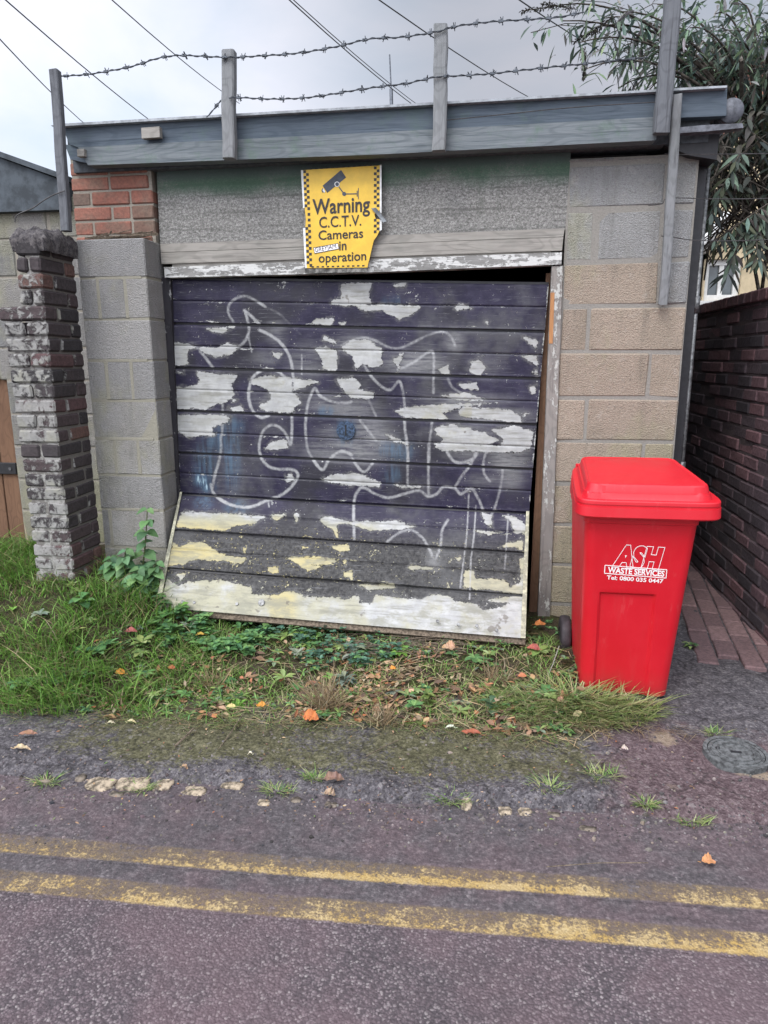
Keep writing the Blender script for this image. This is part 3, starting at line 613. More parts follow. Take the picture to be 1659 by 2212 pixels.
GRAF = [(A1, '430,770 480,830 540,910', 1.0), (A1, '330,720 460,760 600,765 740,735 800,680 830,600 820,540 800,450', 1.0), (A1, '790,440 850,490 910,550', 1.1), (A1, '700,530 660,460 670,390 720,345 800,325 880,360 960,410', .85), (A1, '960,410 1060,460 1150,540 1250,640', .4),
        (A1, '910,600 1000,640 1080,700 1140,780 1170,860 1185,960 1185,1050', 1.1), (A1, '1120,985 1060,935 960,920 880,960 840,1030 825,1130 840,1210 870,1270 930,1310 990,1290', 1.1),
        (A1, '1175,1300 1175,1420 1165,1530 1130,1450 1080,1390 1010,1370 950,1410 920,1480 910,1560 930,1640', 1.0), (C1, '930,120 980,180 1060,205 1180,210 1225,250 1200,310 1150,370 1080,420 960,465 880,500 800,515 700,500 610,460 540,400 520,330', 1.15),
        (A1, '615,1190 615,1280 610,1450', .9), (C1, '600,-60 600,50 580,160 550,260 530,370', .9), (A1, '1285,1400 1290,1300 1310,1180 1360,1070 1400,1130 1500,1180 1600,1190 1659,1180', .9), (A1, '1285,1400 1300,1550 1340,1640', .9), (C1, '1340,120 1420,210 1470,140 1530,80 1590,60 1659,90', 1.1),
        (B1, '0,620 120,570 220,580 320,630 400,640 500,600 600,550 700,525 760,560 790,620', .75), (B1, '160,760 220,850 300,920 350,925 400,870 425,930 440,1050 440,1180 455,1300 465,1422', .95), (E1, '460,60 460,290', .9), (B1, '390,790 500,740 600,670 640,680 640,850 640,950', .9), (B1, '630,1150 615,1290 610,1422', .8), (E1, '605,0 605,200 605,350', .9),
        (B1, '190,1000 240,1110', .7), (B1, '130,1140 200,1230 240,1280', .9), (E1, '80,110 130,180 170,190 220,130', 1.0), (E1, '90,660 85,480 95,370 130,310 170,310 240,350 330,375 430,350 540,325 600,365 660,350 710,300 790,310 830,350 900,310 950,380 980,450 1010,520', 1.0), (E1, '1010,520 1060,460 1110,280 1120,170', .75),
        (E1, '730,50 780,120 850,130 930,90 945,30 900,140 840,220 790,300', 1.0), (E1, '1020,30 990,110 990,200 1030,260', .9), (E1, '320,680 400,620 480,600 550,640 600,710 650,800 690,700 700,600 740,530', .9), (B1, '740,850 770,910 830,950', .7)]
DRIP = [(E1, '885,350 880,480 870,650 850,800 825,1000'), (E1, '935,430 920,650 900,800 890,1080'), (E1, '1160,490 1145,700 1135,870'), (A1, '820,560 830,680 850,780'), (A1, '1255,800 1255,960'), (C1, '985,465 990,510'), (C1, '1010,450 1015,490')]
def sd_poly(Q, poly):
    x, y = Q[:, 0], Q[:, 1]; d = np.full(len(Q), 1e9); ins = np.zeros(len(Q), bool); n = len(poly)
    for k in range(n):
        (ax, ay), (bx, by) = poly[k], poly[(k+1) % n]; ex, ey = bx-ax, by-ay; t = np.clip(((x-ax)*ex+(y-ay)*ey)/(ex*ex+ey*ey+1e-9), 0, 1)
        d = np.minimum(d, (x-ax-t*ex)**2+(y-ay-t*ey)**2)
        if ay != by: ins ^= ((ay > y) != (by > y)) & (x < (bx-ax)*(y-ay)/(by-ay)+ax)
    d = np.sqrt(d); return np.where(ins, d, -d)
def smooth_line(p, k=6):
    out = []; n = len(p)
    for i in range(n-1):
        a, b, c, d = p[max(i-1, 0)], p[i], p[i+1], p[min(i+2, n-1)]
        for j in range(k):
            t = j/k; out.append(tuple(.5*((2*b[m])+(-a[m]+c[m])*t+(2*a[m]-5*b[m]+4*c[m]-d[m])*t*t+(-a[m]+3*b[m]-3*c[m]+d[m])*t**3) for m in (0, 1)))
    return out+[p[-1]]
def d_line(Q, p):
    d = np.full(len(Q), 1e9); x, y = Q[:, 0], Q[:, 1]
    for (ax, ay), (bx, by) in zip(p[:-1], p[1:]):
        ex, ey = bx-ax, by-ay; t = np.clip(((x-ax)*ex+(y-ay)*ey)/(ex*ex+ey*ey+1e-9), 0, 1); d = np.minimum(d, (x-ax-t*ex)**2+(y-ay-t*ey)**2)
    return np.sqrt(d)
TL, TR = np.array(P(363, 598, 3.766)), np.array(P(1186, 609, 3.775)); KL, KR = np.array(P(390, 1064, 3.755)), np.array(P(1143, 1106, 3.745))
BL, BR = np.array(P(336, 1312, 3.29)), np.array(P(1135, 1380, 3.31))
prof = [(0, .014), (.016, .020), (.040, .020), (.062, .003), (.09, .0)]+[(x, 0) for x in np.linspace(.13, .50, 14)]+[(.512, .004), (.522, .006), (.535, .0)]+[(x, 0) for x in np.linspace(.57, .93, 14)]+[(.975, .0), (.992, -.002), (1.0, .004)]
NU = 300; rows = []; roff = []
for (a, b, c, d, nb) in ((TL, TR, KL, KR, 5), (KL, KR, BL, BR, 3)):
    nr = np.cross(b-a, c-a); nr /= np.linalg.norm(nr); nr *= np.sign(nr[1])        # pointing into the garage
    for k in range(nb):
        for s, dep in prof: rows.append(((k+s)/nb, a, b, c, d, nr, dep if not (nb == 3 and k == 2 and s > .5) else (0 if s < .6 else -.004)))
us = np.linspace(0, 1, NU); V = []
for j, (t, a, b, c, d, nr, dep) in enumerate(rows):
    l = a+(c-a)*t; r = b+(d-b)*t; line = l+(r-l)*us[:, None]+nr*dep
    line += nr*(.003*np.sin(us*9+j*.07)+.0)[:, None]
    V.append(line)
V = np.concatenate(V); NR = len(rows); Q = proj(V); x, y = Q[:, 0], Q[:, 1]
peel = np.full(len(Q), -60.)
for f, s in PEEL: peel = np.maximum(peel, sd_poly(Q, pts(f, s)))
graf = np.zeros(len(Q))
for f, s, w in GRAF: graf = np.maximum(graf, w*np.clip(1.30-d_line(Q, smooth_line(pts(f, s)))/4.5, 0, 1))
for f, s in DRIP: graf = np.maximum(graf, .95*np.clip(1.25-d_line(Q, pts(f, s))/2.9, 0, 1))
worn = np.zeros(len(Q))
for f, cx, cy, rx, ry, w in WORN:
    (qx, qy), (qa, qb) = f(cx, cy), f(cx+rx, cy+ry); worn = np.maximum(worn, w*np.exp(-(((x-qx)/(qa-qx))**2+((y-qy)/(qb-qy))**2)**1.3*.7))
blue = np.zeros(len(Q))
for f, cx, cy, rx, ry, w in ((C1, 470, 190, 80, 160, .8), (C1, 690, 120, 60, 230, .8), (C1, 450, 290, 60, 55, 1.5), (C1, 500, 350, 50, 40, 1.4), (C1, 460, 470, 70, 60, .7), (C1, 720, 520, 90, 60, .6), (A1, 1610, 1420, 70, 90, 1.0), (E1, 400, 50, 90, 60, .8), (E1, 350, 210, 60, 60, .6), (A1, 660, 1380, 110, 70, .7), (A1, 560, 1500, 100, 80, .7), (A1, 1450, 1260, 60, 40, .8), (B1, 360, 330, 70, 50, .5), (B1, 330, 1340, 60, 50, .8)):
    (qx, qy), (qa, qb) = f(cx, cy), f(cx+rx, cy+ry); blue = np.maximum(blue, w*np.exp(-(((x-qx)/(qa-qx))**2+((y-qy)/(qb-qy))**2)**1.5*.7))
low = ss(1100, 1190, y+ (x-700)*-.05); cream = np.clip(.12+.85*ss(1080, 1150, y-(x-400)*.045)*(1-.35*ss(600, 900, x))*(1-.4*ss(1225, 1250, y-(x-400)*.085))+.30*ss(560, 520, np.hypot(x-960, y-890)*9)+.25*ss(40, 15, np.abs(x-610)), 0, 1)  # low: greyer tone of the sky-lit kicked-out boards, painted into the colour
light = ss(300, 900, x)*.0+ss(700, 640, y)*.0
graf *= np.repeat(np.array([.35 if abs(r[-1]) > .012 else 1. for r in rows]), NU)
sm_ = [(r[0]*(5 if r[1] is TL else 3)) % 1. for r in rows]; seam = np.repeat(np.array([max(math.exp(-((q-.53)/.07)**2), math.exp(-((q-.97)/.06)**2)) for q in sm_]), NU)
edge = np.minimum(np.tile(us, NR), 1-np.tile(us, NR))*2.04
door = grid_mesh('garage_door', 'black', V, NU, NR, {'peel': peel, 'graf': graf, 'worn': worn, 'blue': blue, 'low': low, 'cream': cream, 'edge': edge, 'seam': seam}, gar, True, tuple(gar.location))
n = NT('peeling door paint'); st = n.noise(1, 5, .7, vec=n.map((5, 40, 60))); fl = n.noise(55, 4, .75); md = n.noise(14, 4, .65); fn = n.noise(200, 3, .7); bg = n.noise(2.5, 4)
jag = n.math('ADD', n.math('ADD', n.math('MULTIPLY', n.math('SUBTRACT', fl, .5), 9), n.math('MULTIPLY', n.math('SUBTRACT', n.noise(26, 5, .8, vec=n.map((1, 1, 1.8))), .5), 19)), 1.0)
pk = n.math('ADD', n.attr('peel'), jag); pm_ = n.step(pk, -.5, .6); lowa = n.attr('low')
speck = n.math('MULTIPLY', n.step(n.math('ADD', n.noise(75, 4, .7), n.math('ADD', n.math('MULTIPLY', md, .55), n.math('MULTIPLY', lowa, .055))), .955, .985), 1)
em = n.math('MULTIPLY', n.step(n.math('ADD', n.attr('edge'), n.math('MULTIPLY', n.math('SUBTRACT', fl, .5), .03)), .007, .002), n.step(md, .50, .58))
sf = n.step(n.math('ADD', n.noise(1, 5, .8, vec=n.map((7, 7, 32))), n.math('ADD', n.math('MULTIPLY', n.attr('seam'), .095), n.math('MULTIPLY', n.math('SUBTRACT', n.noise(70, 3, .7), .5), .10))), .685, .70); pm_ = n.math('MAXIMUM', pm_, n.math('MAXIMUM', sf, n.math('MAXIMUM', speck, em)))
ring = n.math('MULTIPLY', n.step(pk, -6.5, -1.5), n.step(n.noise(16, 4, .75), .40, .56))
dk = n.mix(n.step(md, .35, .65), (.017, .0145, .033), (.030, .026, .050)); dk = n.mix(n.math('MULTIPLY', n.step(bg, .45, .62), .7), dk, (.026, .025, .027)); dk = n.mix(lowa, dk, n.mix(n.step(fl, .35, .65), (.014, .0135, .0145), (.060, .058, .056)))
sct = n.math('MULTIPLY', n.step(n.noise(1, 5, .8, vec=n.map((9, 60, 200))), .56, .68), .55); dk = n.mix(sct, dk, (.19, .19, .20)); dk = n.mix(n.math('MULTIPLY', n.step(n.noise(1.6, 5, .7), .5, .66), .6), dk, n.mix(st, (.045, .045, .046), (.14, .14, .14)))
wm = n.math('MULTIPLY', n.attr('worn'), n.step(st, .25, .62)); c = n.mix(n.math('MULTIPLY', wm, .95), dk, n.mix(fl, (.15, .15, .15), (.30, .30, .295)))
bm = n.math('MULTIPLY', n.attr('blue'), n.step(n.noise(1, 4, .7, vec=n.map((40, 40, 5))), .30, .65)); c = n.mix(n.math('MINIMUM', n.math('MULTIPLY', bm, .75), .9), c, n.mix(n.step(bm, .8, 1.2), (.085, .15, .22), (.34, .46, .53)))
wc = n.mix(n.step(md, .35, .7), (.34, .34, .335), (.43, .43, .415)); crm = n.step(n.math('ADD', n.attr('cream'), n.math('MULTIPLY', n.math('SUBTRACT', n.noise(6, 4, .7), .5), 1.3)), .35, .7)
wc = n.mix(n.math('MULTIPLY', crm, .85), wc, n.mix(n.step(n.attr('cream'), .55, .95), (.33, .315, .225), n.mix(md, (.45, .36, .12), (.38, .345, .20)))); wc = n.mix(n.math('MULTIPLY', n.step(st, .46, .70), .62), wc, (.165, .16, .135)); wc = n.mix(n.math('MULTIPLY', n.step(n.noise(5, 5, .75, vec=n.map((1, 1, 3))), .46, .62), n.math('ADD', .35, n.math('MULTIPLY', lowa, .35))), wc, (.215, .21, .165)); wc = n.mix(n.math('MULTIPLY', n.step(n.noise(11, 3, .6, vec=n.map((1, 1, 1), (3, 1, 2))), .66, .70), .7), wc, (.13, .115, .095)); wc = n.mix(n.math('MULTIPLY', n.step(fn, .58, .7), .22), wc, (.2, .19, .17))
c = n.mix(n.math('MULTIPLY', ring, .5), c, n.mix(fl, (.075, .073, .072), (.20, .196, .19))); c = n.mix(pm_, c, wc)
rim = n.math('MULTIPLY', n.math('SUBTRACT', n.step(pk, -2.6, -1.2), n.step(pk, -.4, .3)), .0)
ga = n.math('MULTIPLY', n.attr('graf'), n.math('ADD', n.math('ADD', .10, n.math('MULTIPLY', n.noise(5.5, 5, .75), 1.15)), n.math('MULTIPLY', n.math('SUBTRACT', fl, .5), .9))); c = n.mix(n.math('MULTIPLY', n.step(ga, .15, .85), .84), c, n.mix(fl, (.27, .27, .27), (.42, .42, .415)))
M['door paint'] = n.done(c, n.mix(pm_, (.55, .55, .55), (.8, .8, .8)), n.bump(n.math('ADD', n.math('MULTIPLY', pm_, -1.0), n.math('MULTIPLY', fl, .25)), .9, .005), .22)
door.data.materials[0] = M['door paint']; door['label'] = 'black boarded door peeling to white, lower boards kicked out, sprayed with grey loops'
# door edges: return strips give the door its thickness
def strip(a, b, w, th, mat, name, inward):
    mb = MB(); a, b, w = Vector(a), Vector(b), Vector(w); i = Vector(inward).normalized()*th; mb.prism([a, b, b+w, a+w], i); return mb.build(name, mat, door)
nlow = np.cross(KR-KL, BL-KL); nlow /= np.linalg.norm(nlow); nlow *= np.sign(nlow[1])
mb = MB()
for a, b, c_, d_, nr in ((TL, TR, KL, KR, np.array([0, 1., 0])), (KL, KR, BL, BR, nlow)):
    p4 = [Vector(q+nr*.014) for q in (a, b, d_, c_)]; mb.prism(p4, Vector(nr*.03))
mb.build('door_back', 'black paint', door)
dn = Vector(BL-KL).normalized(); up_ = -dn; ri = Vector(BR-BL).normalized(); ob_ = Vector(-nlow)
mb = MB(); mb.beam(Vector(BL)+ob_*-.022+dn*.006, Vector(BR)+ob_*-.022+dn*.006, .04, .018, up=nlow); mb.build('bottom_rail', 'twig', door)
n = NT('cream edge paint'); f = n.noise(40, 4, .7); M['cream edge'] = n.done(n.mix(n.step(f, .4, .65), (.26, .25, .19), (.50, .48, .34)), .8)
mb = MB(); a = Vector(KL)+ob_*.004; b = Vector(BL)+ob_*.004; mb.prism([a, b, b+ri*.026, a+ri*.012], ob_*.006); mb.build('stile', 'cream edge', door)
mb = MB(); a = Vector(KR)+ob_*.004; b = Vector(BR)+ob_*.004; mb.prism([a, b, b-ri*.024, a-ri*.016], ob_*.006); mb.build('stile', 'cream edge', door)
# lock and bolt heads
lk = P(747, 930, 3.752); mb = MB(); mb.tube([lk+Vector((0, .01, 0)), lk+Vector((0, -.004, 0))], .052, 20); mb.build('lock_plate', 'blue lock', door, False)
mb = MB(); mb.box(lk[0]-.004, lk[0]+.004, lk[1]-.0065, lk[1]-.003, lk[2]-.028, lk[2]+.03); mb.build('keyhole', 'black', door)
mb = MB()
for px, py in ((395, 1300), (420, 1302), (512, 1305), (565, 1302), (945, 1342), (990, 1349), (1073, 1362), (1030, 1352)):
    q = PL(px, py, BL, nlow); mb = MB(); mb.tube([q+ob_*-.001, q+ob_*.006], .0085 if px != 565 else .018, 10); mb.build('bolt_head', 'steel', door)

# ------------------------------------------------------------------ warning sign
S2 = lambda zx, zy: ((860+zx/5.53)*.7373, (460+zy/5.53)*.7373)
def S3(zx, zy, lift=0): return P(*S2(zx, zy), 3.712-.018*(zy-210)/1600-lift)
sg = thing('warning_sign', 'torn yellow warning sign with a camera symbol above the garage door', 'sign', S3(800, 1000))
def signpoly(mb, z, lift): mb.prism([S3(a, b, lift) for a, b in z], (0, .0012, 0))
mb = MB(); mb.prism([S3(a, b, .002) for a, b in [(155, 212), (250, 205), (1345, 140), (1398, 135), (1395, 860), (1310, 930), (1330, 1000), (1395, 1010), (1392, 1195), (1345, 1290), (1300, 1350), (1250, 1560), (1195, 1790), (215, 1800), (205, 1500), (190, 1150), (200, 1000), (180, 820)]], (0, .004, 0)); mb.build('face', 'sign yellow', sg)
mb = MB()
for z in ([(118, 214), (156, 212), (182, 822), (155, 828)], [(152, 1152), (190, 1148), (216, 1800), (188, 1800)], [(1397, 128), (1424, 124), (1426, 915), (1396, 890)], [(1395, 1008), (1428, 1030), (1430, 1180), (1392, 1198)]): mb = MB(); mb.prism([S3(a, b, .001) for a, b in z], (0, .004, 0)); mb.build('white_edge', 'sign white', sg)
mb = MB(); sq = 46
lx = lambda zy: 157+(zy-215)*.038
for r in range(34):
    zy = 215+r*sq
    for c in range(2):
        if (r+c) % 2: continue
        if 822 < zy < 1130 and c == 0: continue
        a = lx(zy)+c*44; signpoly(mb, [(a, zy), (a+43, zy-1), (a+43, zy+sq-1), (a, zy+sq)], .0032)
mb.build('checker_border', 'sign black', sg); mb = MB()
for r in range(24):
    zy = 155+r*47
    if 810 < zy < 950:
        if mb.v and zy < 860: mb.build('checker_border', 'sign black', sg); mb = MB()
        continue
    for c in range(2):
        if (r+c) % 2: continue
        if zy > 1180 and c == 1: continue
        a = 1302+c*46-(zy-150)*.002; signpoly(mb, [(a, zy), (a+44, zy-2), (a+44, zy+43), (a, zy+45)], .0032)
mb.build('checker_border', 'sign black', sg); mb = MB()
for c in range(11):
    a = 290+c*82; signpoly(mb, [(a, 1770-c*2), (a+40, 1769-c*2), (a+40, 1790-c*2), (a, 1792-c*2)], .0032)
mb.build('checker_border', 'sign black', sg); mb = MB()
for c in range(12): a = 260+c*88; signpoly(mb, [(a, 205-c*6), (a+44, 202-c*6), (a+44, 190-c*6), (a, 193-c*6)], .0032)
mb.build('checker_border', 'sign black', sg)
mb = MB(); UPZ = Vector((0, 0, 1))
def signtext(mb, t, x0, y0, x1, y1, cap, bold=.012, lift=.0034): lettering(mb, t, S3(x0, y0), S3(x1, y1), UPZ, cap/5.53*.7373/392, Vector((0, -lift, 0)), bold)
signtext(mb, 'Warning', 312, 930, 1240, 880, 205, .018); signtext(mb, 'C.C.T.V.', 420, 1150, 1100, 1110, 150, .008); signtext(mb, 'Cameras', 408, 1345, 1130, 1308, 130, .012)
signtext(mb, 'in', 742, 1515, 860, 1507, 135, .014); signtext(mb, 'operation', 410, 1712, 1180, 1672, 130, .012)
mb.build('lettering', 'sign black', sg)
mb = MB(); signpoly(mb, [(470, 465), (770, 210), (852, 330), (545, 580)], .0034); signpoly(mb, [(452, 545), (472, 500), (500, 560), (470, 582)], .0034)
circ = lambda cx, cy, r, k=20: [(cx+r*cos(2*pi*i/k), cy+r*sin(2*pi*i/k)) for i in range(k)]
signpoly(mb, [(728, 492), (742, 482), (806, 565), (792, 576)], .0034); signpoly(mb, circ(820, 597, 33), .0036); signpoly(mb, [(855, 590), (1020, 586), (1020, 604), (855, 606)], .0034); signpoly(mb, [(1024, 545), (1038, 544), (1038, 640), (1024, 640)], .0034); signpoly(mb, [(1045, 500), (1056, 500), (1056, 682), (1045, 682)], .0034)
cs_ = mb.build('camera_symbol', 'sign camera', sg)
mb = MB(); signpoly(mb, circ(705, 440, 42), .0044); mb.build('ring', 'sign white', cs_); mb = MB(); signpoly(mb, [(470, 540), (482, 505), (512, 560), (500, 580)], .0044); mb.build('lens', 'sign white', cs_)
mb = MB(); signpoly(mb, circ(705, 440, 31), .0054); mb.build('pivot', 'sign camera', cs_)
mb = MB(); signpoly(mb, [(318, 1468), (722, 1394), (738, 1492), (340, 1568)], .0040); stk = mb.build('sticker', 'sign black', sg); stk['label'] = 'small white tilted sticker with black capitals'
mb = MB(); signpoly(mb, [(328, 1476), (715, 1405), (727, 1484), (346, 1556)], .0050); mb.build('sticker_face', 'letter white', stk)
mb = MB(); lettering(mb, 'GREYJAM.', S3(352, 1542), S3(712, 1474), S3(340, 1440)-S3(352, 1542) and (S3(345, 1442)-S3(352, 1542)).normalized(), 60/5.53*.7373/392, Vector((0, -.0064, 0)), .0); mb.build('sticker_lettering', 'sign camera', stk)
mb = MB(); mb.prism([S3(a, b, .012) for a, b in [(1255, 832), (1335, 818), (1400, 900), (1510, 1040), (1450, 1062), (1370, 960)]], (0, .003, 0)); mb.build('torn_strip', 'tape grey', sg)
mb = MB(); mb.prism([S3(a, b, -.003) for a, b in [(180, 1790), (1195, 1780), (1190, 1862), (185, 1885)]], (0, .006, 0)); mb.build('backing_board', 'sign backing', sg); mb = MB(); mb.prism([S3(a, b, -.003) for a, b in [(150, 815), (205, 815), (215, 1160), (170, 1160)]], (0, .005, 0)); mb.build('backing_board', 'sign backing', sg)

# ------------------------------------------------------------------ posts and barbed wire on the fascia
def post(name, label, mat, a, b, w, d, grp=None, cat='post'):
    a, b = Vector(a), Vector(b); mb = MB(); nseg = 6; rnd = random.Random(label)
    # slightly uneven squared timber
    rings = []
    t = (b-a).normalized(); ax = Vector((1, 0, 0)); ax = (ax-t*ax.dot(t)).normalized(); ay = t.cross(ax).normalized()
    for k in range(nseg+1):
        c = a+(b-a)*k/nseg+ax*rnd.uniform(-.003, .003); r = []
        ch = .18
        for sx, sy in ((-1, -ch*3), (-ch*3, -1), (ch*3, -1), (1, -ch*3), (1, ch*3), (ch*3, 1), (-ch*3, 1), (-1, ch*3)):
            sx = max(-1, min(1, sx*1.4)); sy = max(-1, min(1, sy*1.4)); r.append(c+ax*sx*w/2+ay*sy*d/2+t*(rnd.uniform(-.004, .004) if k in (0, nseg) else 0))
        rings.append(mb.verts(r))
    for k in range(nseg):
        for j in range(8): mb.f.append((rings[k]+j, rings[k]+(j+1) % 8, rings[k+1]+(j+1) % 8, rings[k+1]+j))
    mb.f.append(tuple(rings[0]+j for j in range(8))); mb.f.append(tuple(rings[-1]+j for j in range(8)))
    return tag(mb.build(name, mat, origin=a), label, cat, grp)
PG = 'posts carrying the barbed wire'
post('fence_post', 'thin leaning grey post rising from the whitewashed brick pier', 'dark post wood', P(144.5, 500, 3.50), P(119, 152, 3.50), .046, .04, PG)
post('fence_post', 'grey timber post beside the small wood block on the fascia', 'grey post wood', P(496, 343, 3.575), P(494, 112, 3.575), .062, .05, PG)
post('fence_post', 'grey timber post on the fascia above the right edge of the door', 'grey post wood', P(949, 328, 3.575), P(953, 55, 3.575), .062, .05, PG)
post('fence_post', 'tall dark post at the right end of the fascia, against the shrub', 'dark post wood', P(1428, 289, 3.575), P(1455, -30, 3.575), .066, .06, PG)
post('timber_batten', 'long pale batten hanging down over the right block pier', 'grey post wood', P(1432, 657, 3.705), P(1463, 205, 3.600), .040, .035, None, 'batten')
def barbed(label, line, y=3.54, r=.0028, step=.105, barbs=True, mat='barb wire', name='barbed_wire', cat='wire', grp='barbed wire strands'):
    w = [P(a, b, y) for a, b in smooth_line(line, 5)]; mb = MB(); mb.tube(w, r, 5)
    # second wire of the twist
    L = [0]
    for a, b in zip(w[:-1], w[1:]): L.append(L[-1]+(b-a).length)
    def at(s):
        k = min(max(int(np.searchsorted(L, s))-1, 0), len(w)-2); return w[k].lerp(w[k+1], (s-L[k])/max(L[k+1]-L[k], 1e-6)), (w[k+1]-w[k]).normalized()
    if barbs:
        tw = []
        for k in range(int(L[-1]/.012)):
            p, t = at(k*.012); tw.append(p+Vector((0, cos(k*1.1), sin(k*1.1)))*r*1.5)
        mb.tube(tw, r*.9, 4)
        s = .05
        while s < L[-1]-.02:
            p, t = at(s)
            for q in range(3):
                an = random.uniform(0, pi); d = Vector((random.uniform(-.5, .5), cos(an)*.6, sin(an))).normalized(); mb.beam(p-d*.017+t*q*.004, p+d*.017+t*q*.004, .0028, .0028)
            mb.beam(p-t*.011, p+t*.011, .010, .010); s += step*random.uniform(.85, 1.1)
    return tag(mb.build(name, mat, origin=w[0]), label, cat, grp)
barbed('highest barbed wire strand, running from the leaning left post to the shrub', [(122, 165), (160, 163), (215, 157), (290, 142), (340, 126), (380, 120), (430, 121), (488, 124), (540, 122), (640, 115), (720, 102), (800, 84), (870, 80), (945, 68), (985, 57), (1050, 48), (1140, 42), (1200, 38), (1262, 26)])
barbed('lower barbed wire strand, starting at the second post and ending in the shrub', [(494, 212), (520, 211), (600, 214), (680, 209), (760, 196), (830, 186), (880, 180), (945, 166), (1010, 163), (1090, 156), (1170, 147), (1260, 138), (1345, 129), (1400, 124)])
barbed('short loose end of barbed wire drooping from the second post to the roof edge', [(484, 212), (468, 228), (455, 245), (446, 253)], step=.06, y=3.58)
WG = 'plain wires tied to the batten'
for k, (lab, ln) in enumerate((('topmost plain wire stretched from the batten to the right', [(1436, 332), (1462, 334), (1560, 333), (1720, 331)]), ('middle plain wire stretched from the batten to the right', [(1400, 444), (1430, 440), (1448, 428), (1560, 430), (1720, 428)]), ('lowest plain wire stretched from the batten to the right', [(1428, 510), (1452, 512), (1500, 519), (1600, 520), (1720, 514)]))):
    barbed(lab, ln, 3.665, .0022, barbs=False, mat='rust wire', name='tie_wire', grp=WG)
barbed('thin plain wire strung along the face of the fascia between the posts', [(940, 262), (1060, 250), (1240, 232), (1425, 220)], 3.590, .0022, barbs=False, mat='rust wire', name='tie_wire', grp=None)
barbed('curly loose wire bent from the leaning post to the top of the brick pier', [(140, 412), (118, 420), (96, 432), (70, 450), (50, 458), (36, 466), (32, 480)], 3.47, .003, barbs=False, mat='rust wire', name='loose_wire', grp=None)

# ------------------------------------------------------------------ overhead lines and aerial
WI = [('overhead cable crossing the top left corner behind the leaning post', (0, 85), (180, 265), .011), ('overhead cable ending at the roof edge left of the second post', (12, 0), (320, 257), .012), ('overhead cable running down to the second post', (242, 0), (480, 198), .010),
      ('left of the paired overhead cables above the warning sign', (625, 0), (886, 222), .010), ('right of the paired overhead cables above the warning sign', (634, 0), (892, 219), .008), ('overhead cable passing behind the third post', (819, 0), (1135, 206), .010), ('overhead cable running into the shrub', (1122, 0), (1340, 132), .010)]
for k, (lab, a, b, r) in enumerate(WI):
    p = P(*a, 6.5); q = P(*b, 11); d = q-p; pts_ = []
    for i in range(13):
        t = -.9+i/12*2.2; pts_.append(p+d*t+Vector((0, 0, .10*(t*(t-1)))))
    mb = MB(); mb.tube(pts_, r*.55, 5); tag(mb.build('overhead_cable', 'cable', origin=pts_[0]), lab, 'cable', 'overhead cables')
ae = thing('radio_aerial', 'thin upright radio aerial rising beyond the garage roof', 'aerial', P(847, 300, 12))
mb = MB(); mb.tube([P(847, 300, 12), P(845, 192, 12)], .028, 8); mb.build('mast', 'aerial metal', ae); mb = MB(); mb.tube([P(845, 193, 12), P(841.5, 118, 12)], .012, 6); mb.build('whip', 'aerial metal', ae)

# ------------------------------------------------------------------ left: brick pier, neighbour's wall and gate
pr_ = thing('brick_pier', 'old brick gate pier with flaking whitewash on its front and a crumbling top', 'pier', (-2.3, 3.42, .28))
mb = MB(); z = .24; r = 0; WX0, WX1, PY0, PY1 = -2.425, -2.205, 3.272, 3.57
while z < 2.05:
    t = (z-.24)/1.8; ox = .008*math.sin(z*2.2)-.012; xa = WX0+ox+(.108 if z > 1.73 else 0); xb = WX1+.004*math.sin(z*5); ya = PY0+.006*math.sin(z*3)
    if abs(z-1.66) < .035: xa -= .02
    zt = z+.066; tf = lambda: random.choice([0, .1, .2, .3, .4, .55, .8, 1]); wh = lambda: random.uniform(.15, .62)
    if z > 1.9: wh = lambda: random.uniform(-.9, -.1)
    if abs(z-.98) < .05: wh = lambda: -1.2
    jt = .006
    if r % 2: mb.box(xa, xb, ya, ya+.102, z, zt, .009, jt*.5, tint=tf(), white=wh()); mb.box(xb-.10, xb, ya+.113, PY1-.004, z, zt, .009, jt*.5, tint=tf(), white=wh())
    else:
        m = xa+(xb-xa)*.5; mb.box(xa, m-.005, ya, ya+.205, z, zt, .009, jt*.5, tint=tf(), white=wh()); mb.box(m+.005, xb, ya, ya+.205, z, zt, .009, jt*.5, tint=tf(), white=wh()); mb.box(xb-.1, xb, ya+.216, PY1-.004, z, zt, .008, .002, tint=tf(), white=0.)
    z += .0765; r += 1
mb.build('bricks', 'old brick', pr_)
mb = MB(); mb.box(WX0+.135, WX1-.010, PY0+.012, PY1-.008, .1, 2.07); mb.box(WX0+.02, WX1-.009, PY0+.011, PY1-.008, .1, 1.62); mb.build('mortar', 'pier mortar', pr_)
mb = MB(); nu_, nv_ = 26, 22; H_ = {}
for b in range(nv_):
    for a in range(nu_):
        u, v = a/(nu_-1)*2-1, b/(nv_-1)*2-1; rim = 1-max(abs(u), abs(v))**5; H_[a, b] = mb.verts([(-2.262+.088*u*(1+.16*fbm(v, 1, 3, 31)), 3.428+.158*v*(1+.10*fbm(u, 2, 3, 32)), 2.075+rim*(.065+.05*fbm(u*1.3, v*1.3, 1.2, 33)+.010*fbm(u, v, 3.5, 34)+.022*v-.012*u))])
for b in range(nv_-1):
    for a in range(nu_-1): mb.f.append((H_[a, b], H_[a+1, b], H_[a+1, b+1], H_[a, b+1]))
edge_ = [H_[a, 0] for a in range(nu_)]+[H_[nu_-1, b] for b in range(1, nv_)]+[H_[a, nv_-1] for a in range(nu_-2, -1, -1)]+[H_[0, b] for b in range(nv_-2, 0, -1)]
low_ = [mb.verts([(mb.v[k][0]*.93-.160, mb.v[k][1]*.93+.240, 2.02)]) for k in edge_]
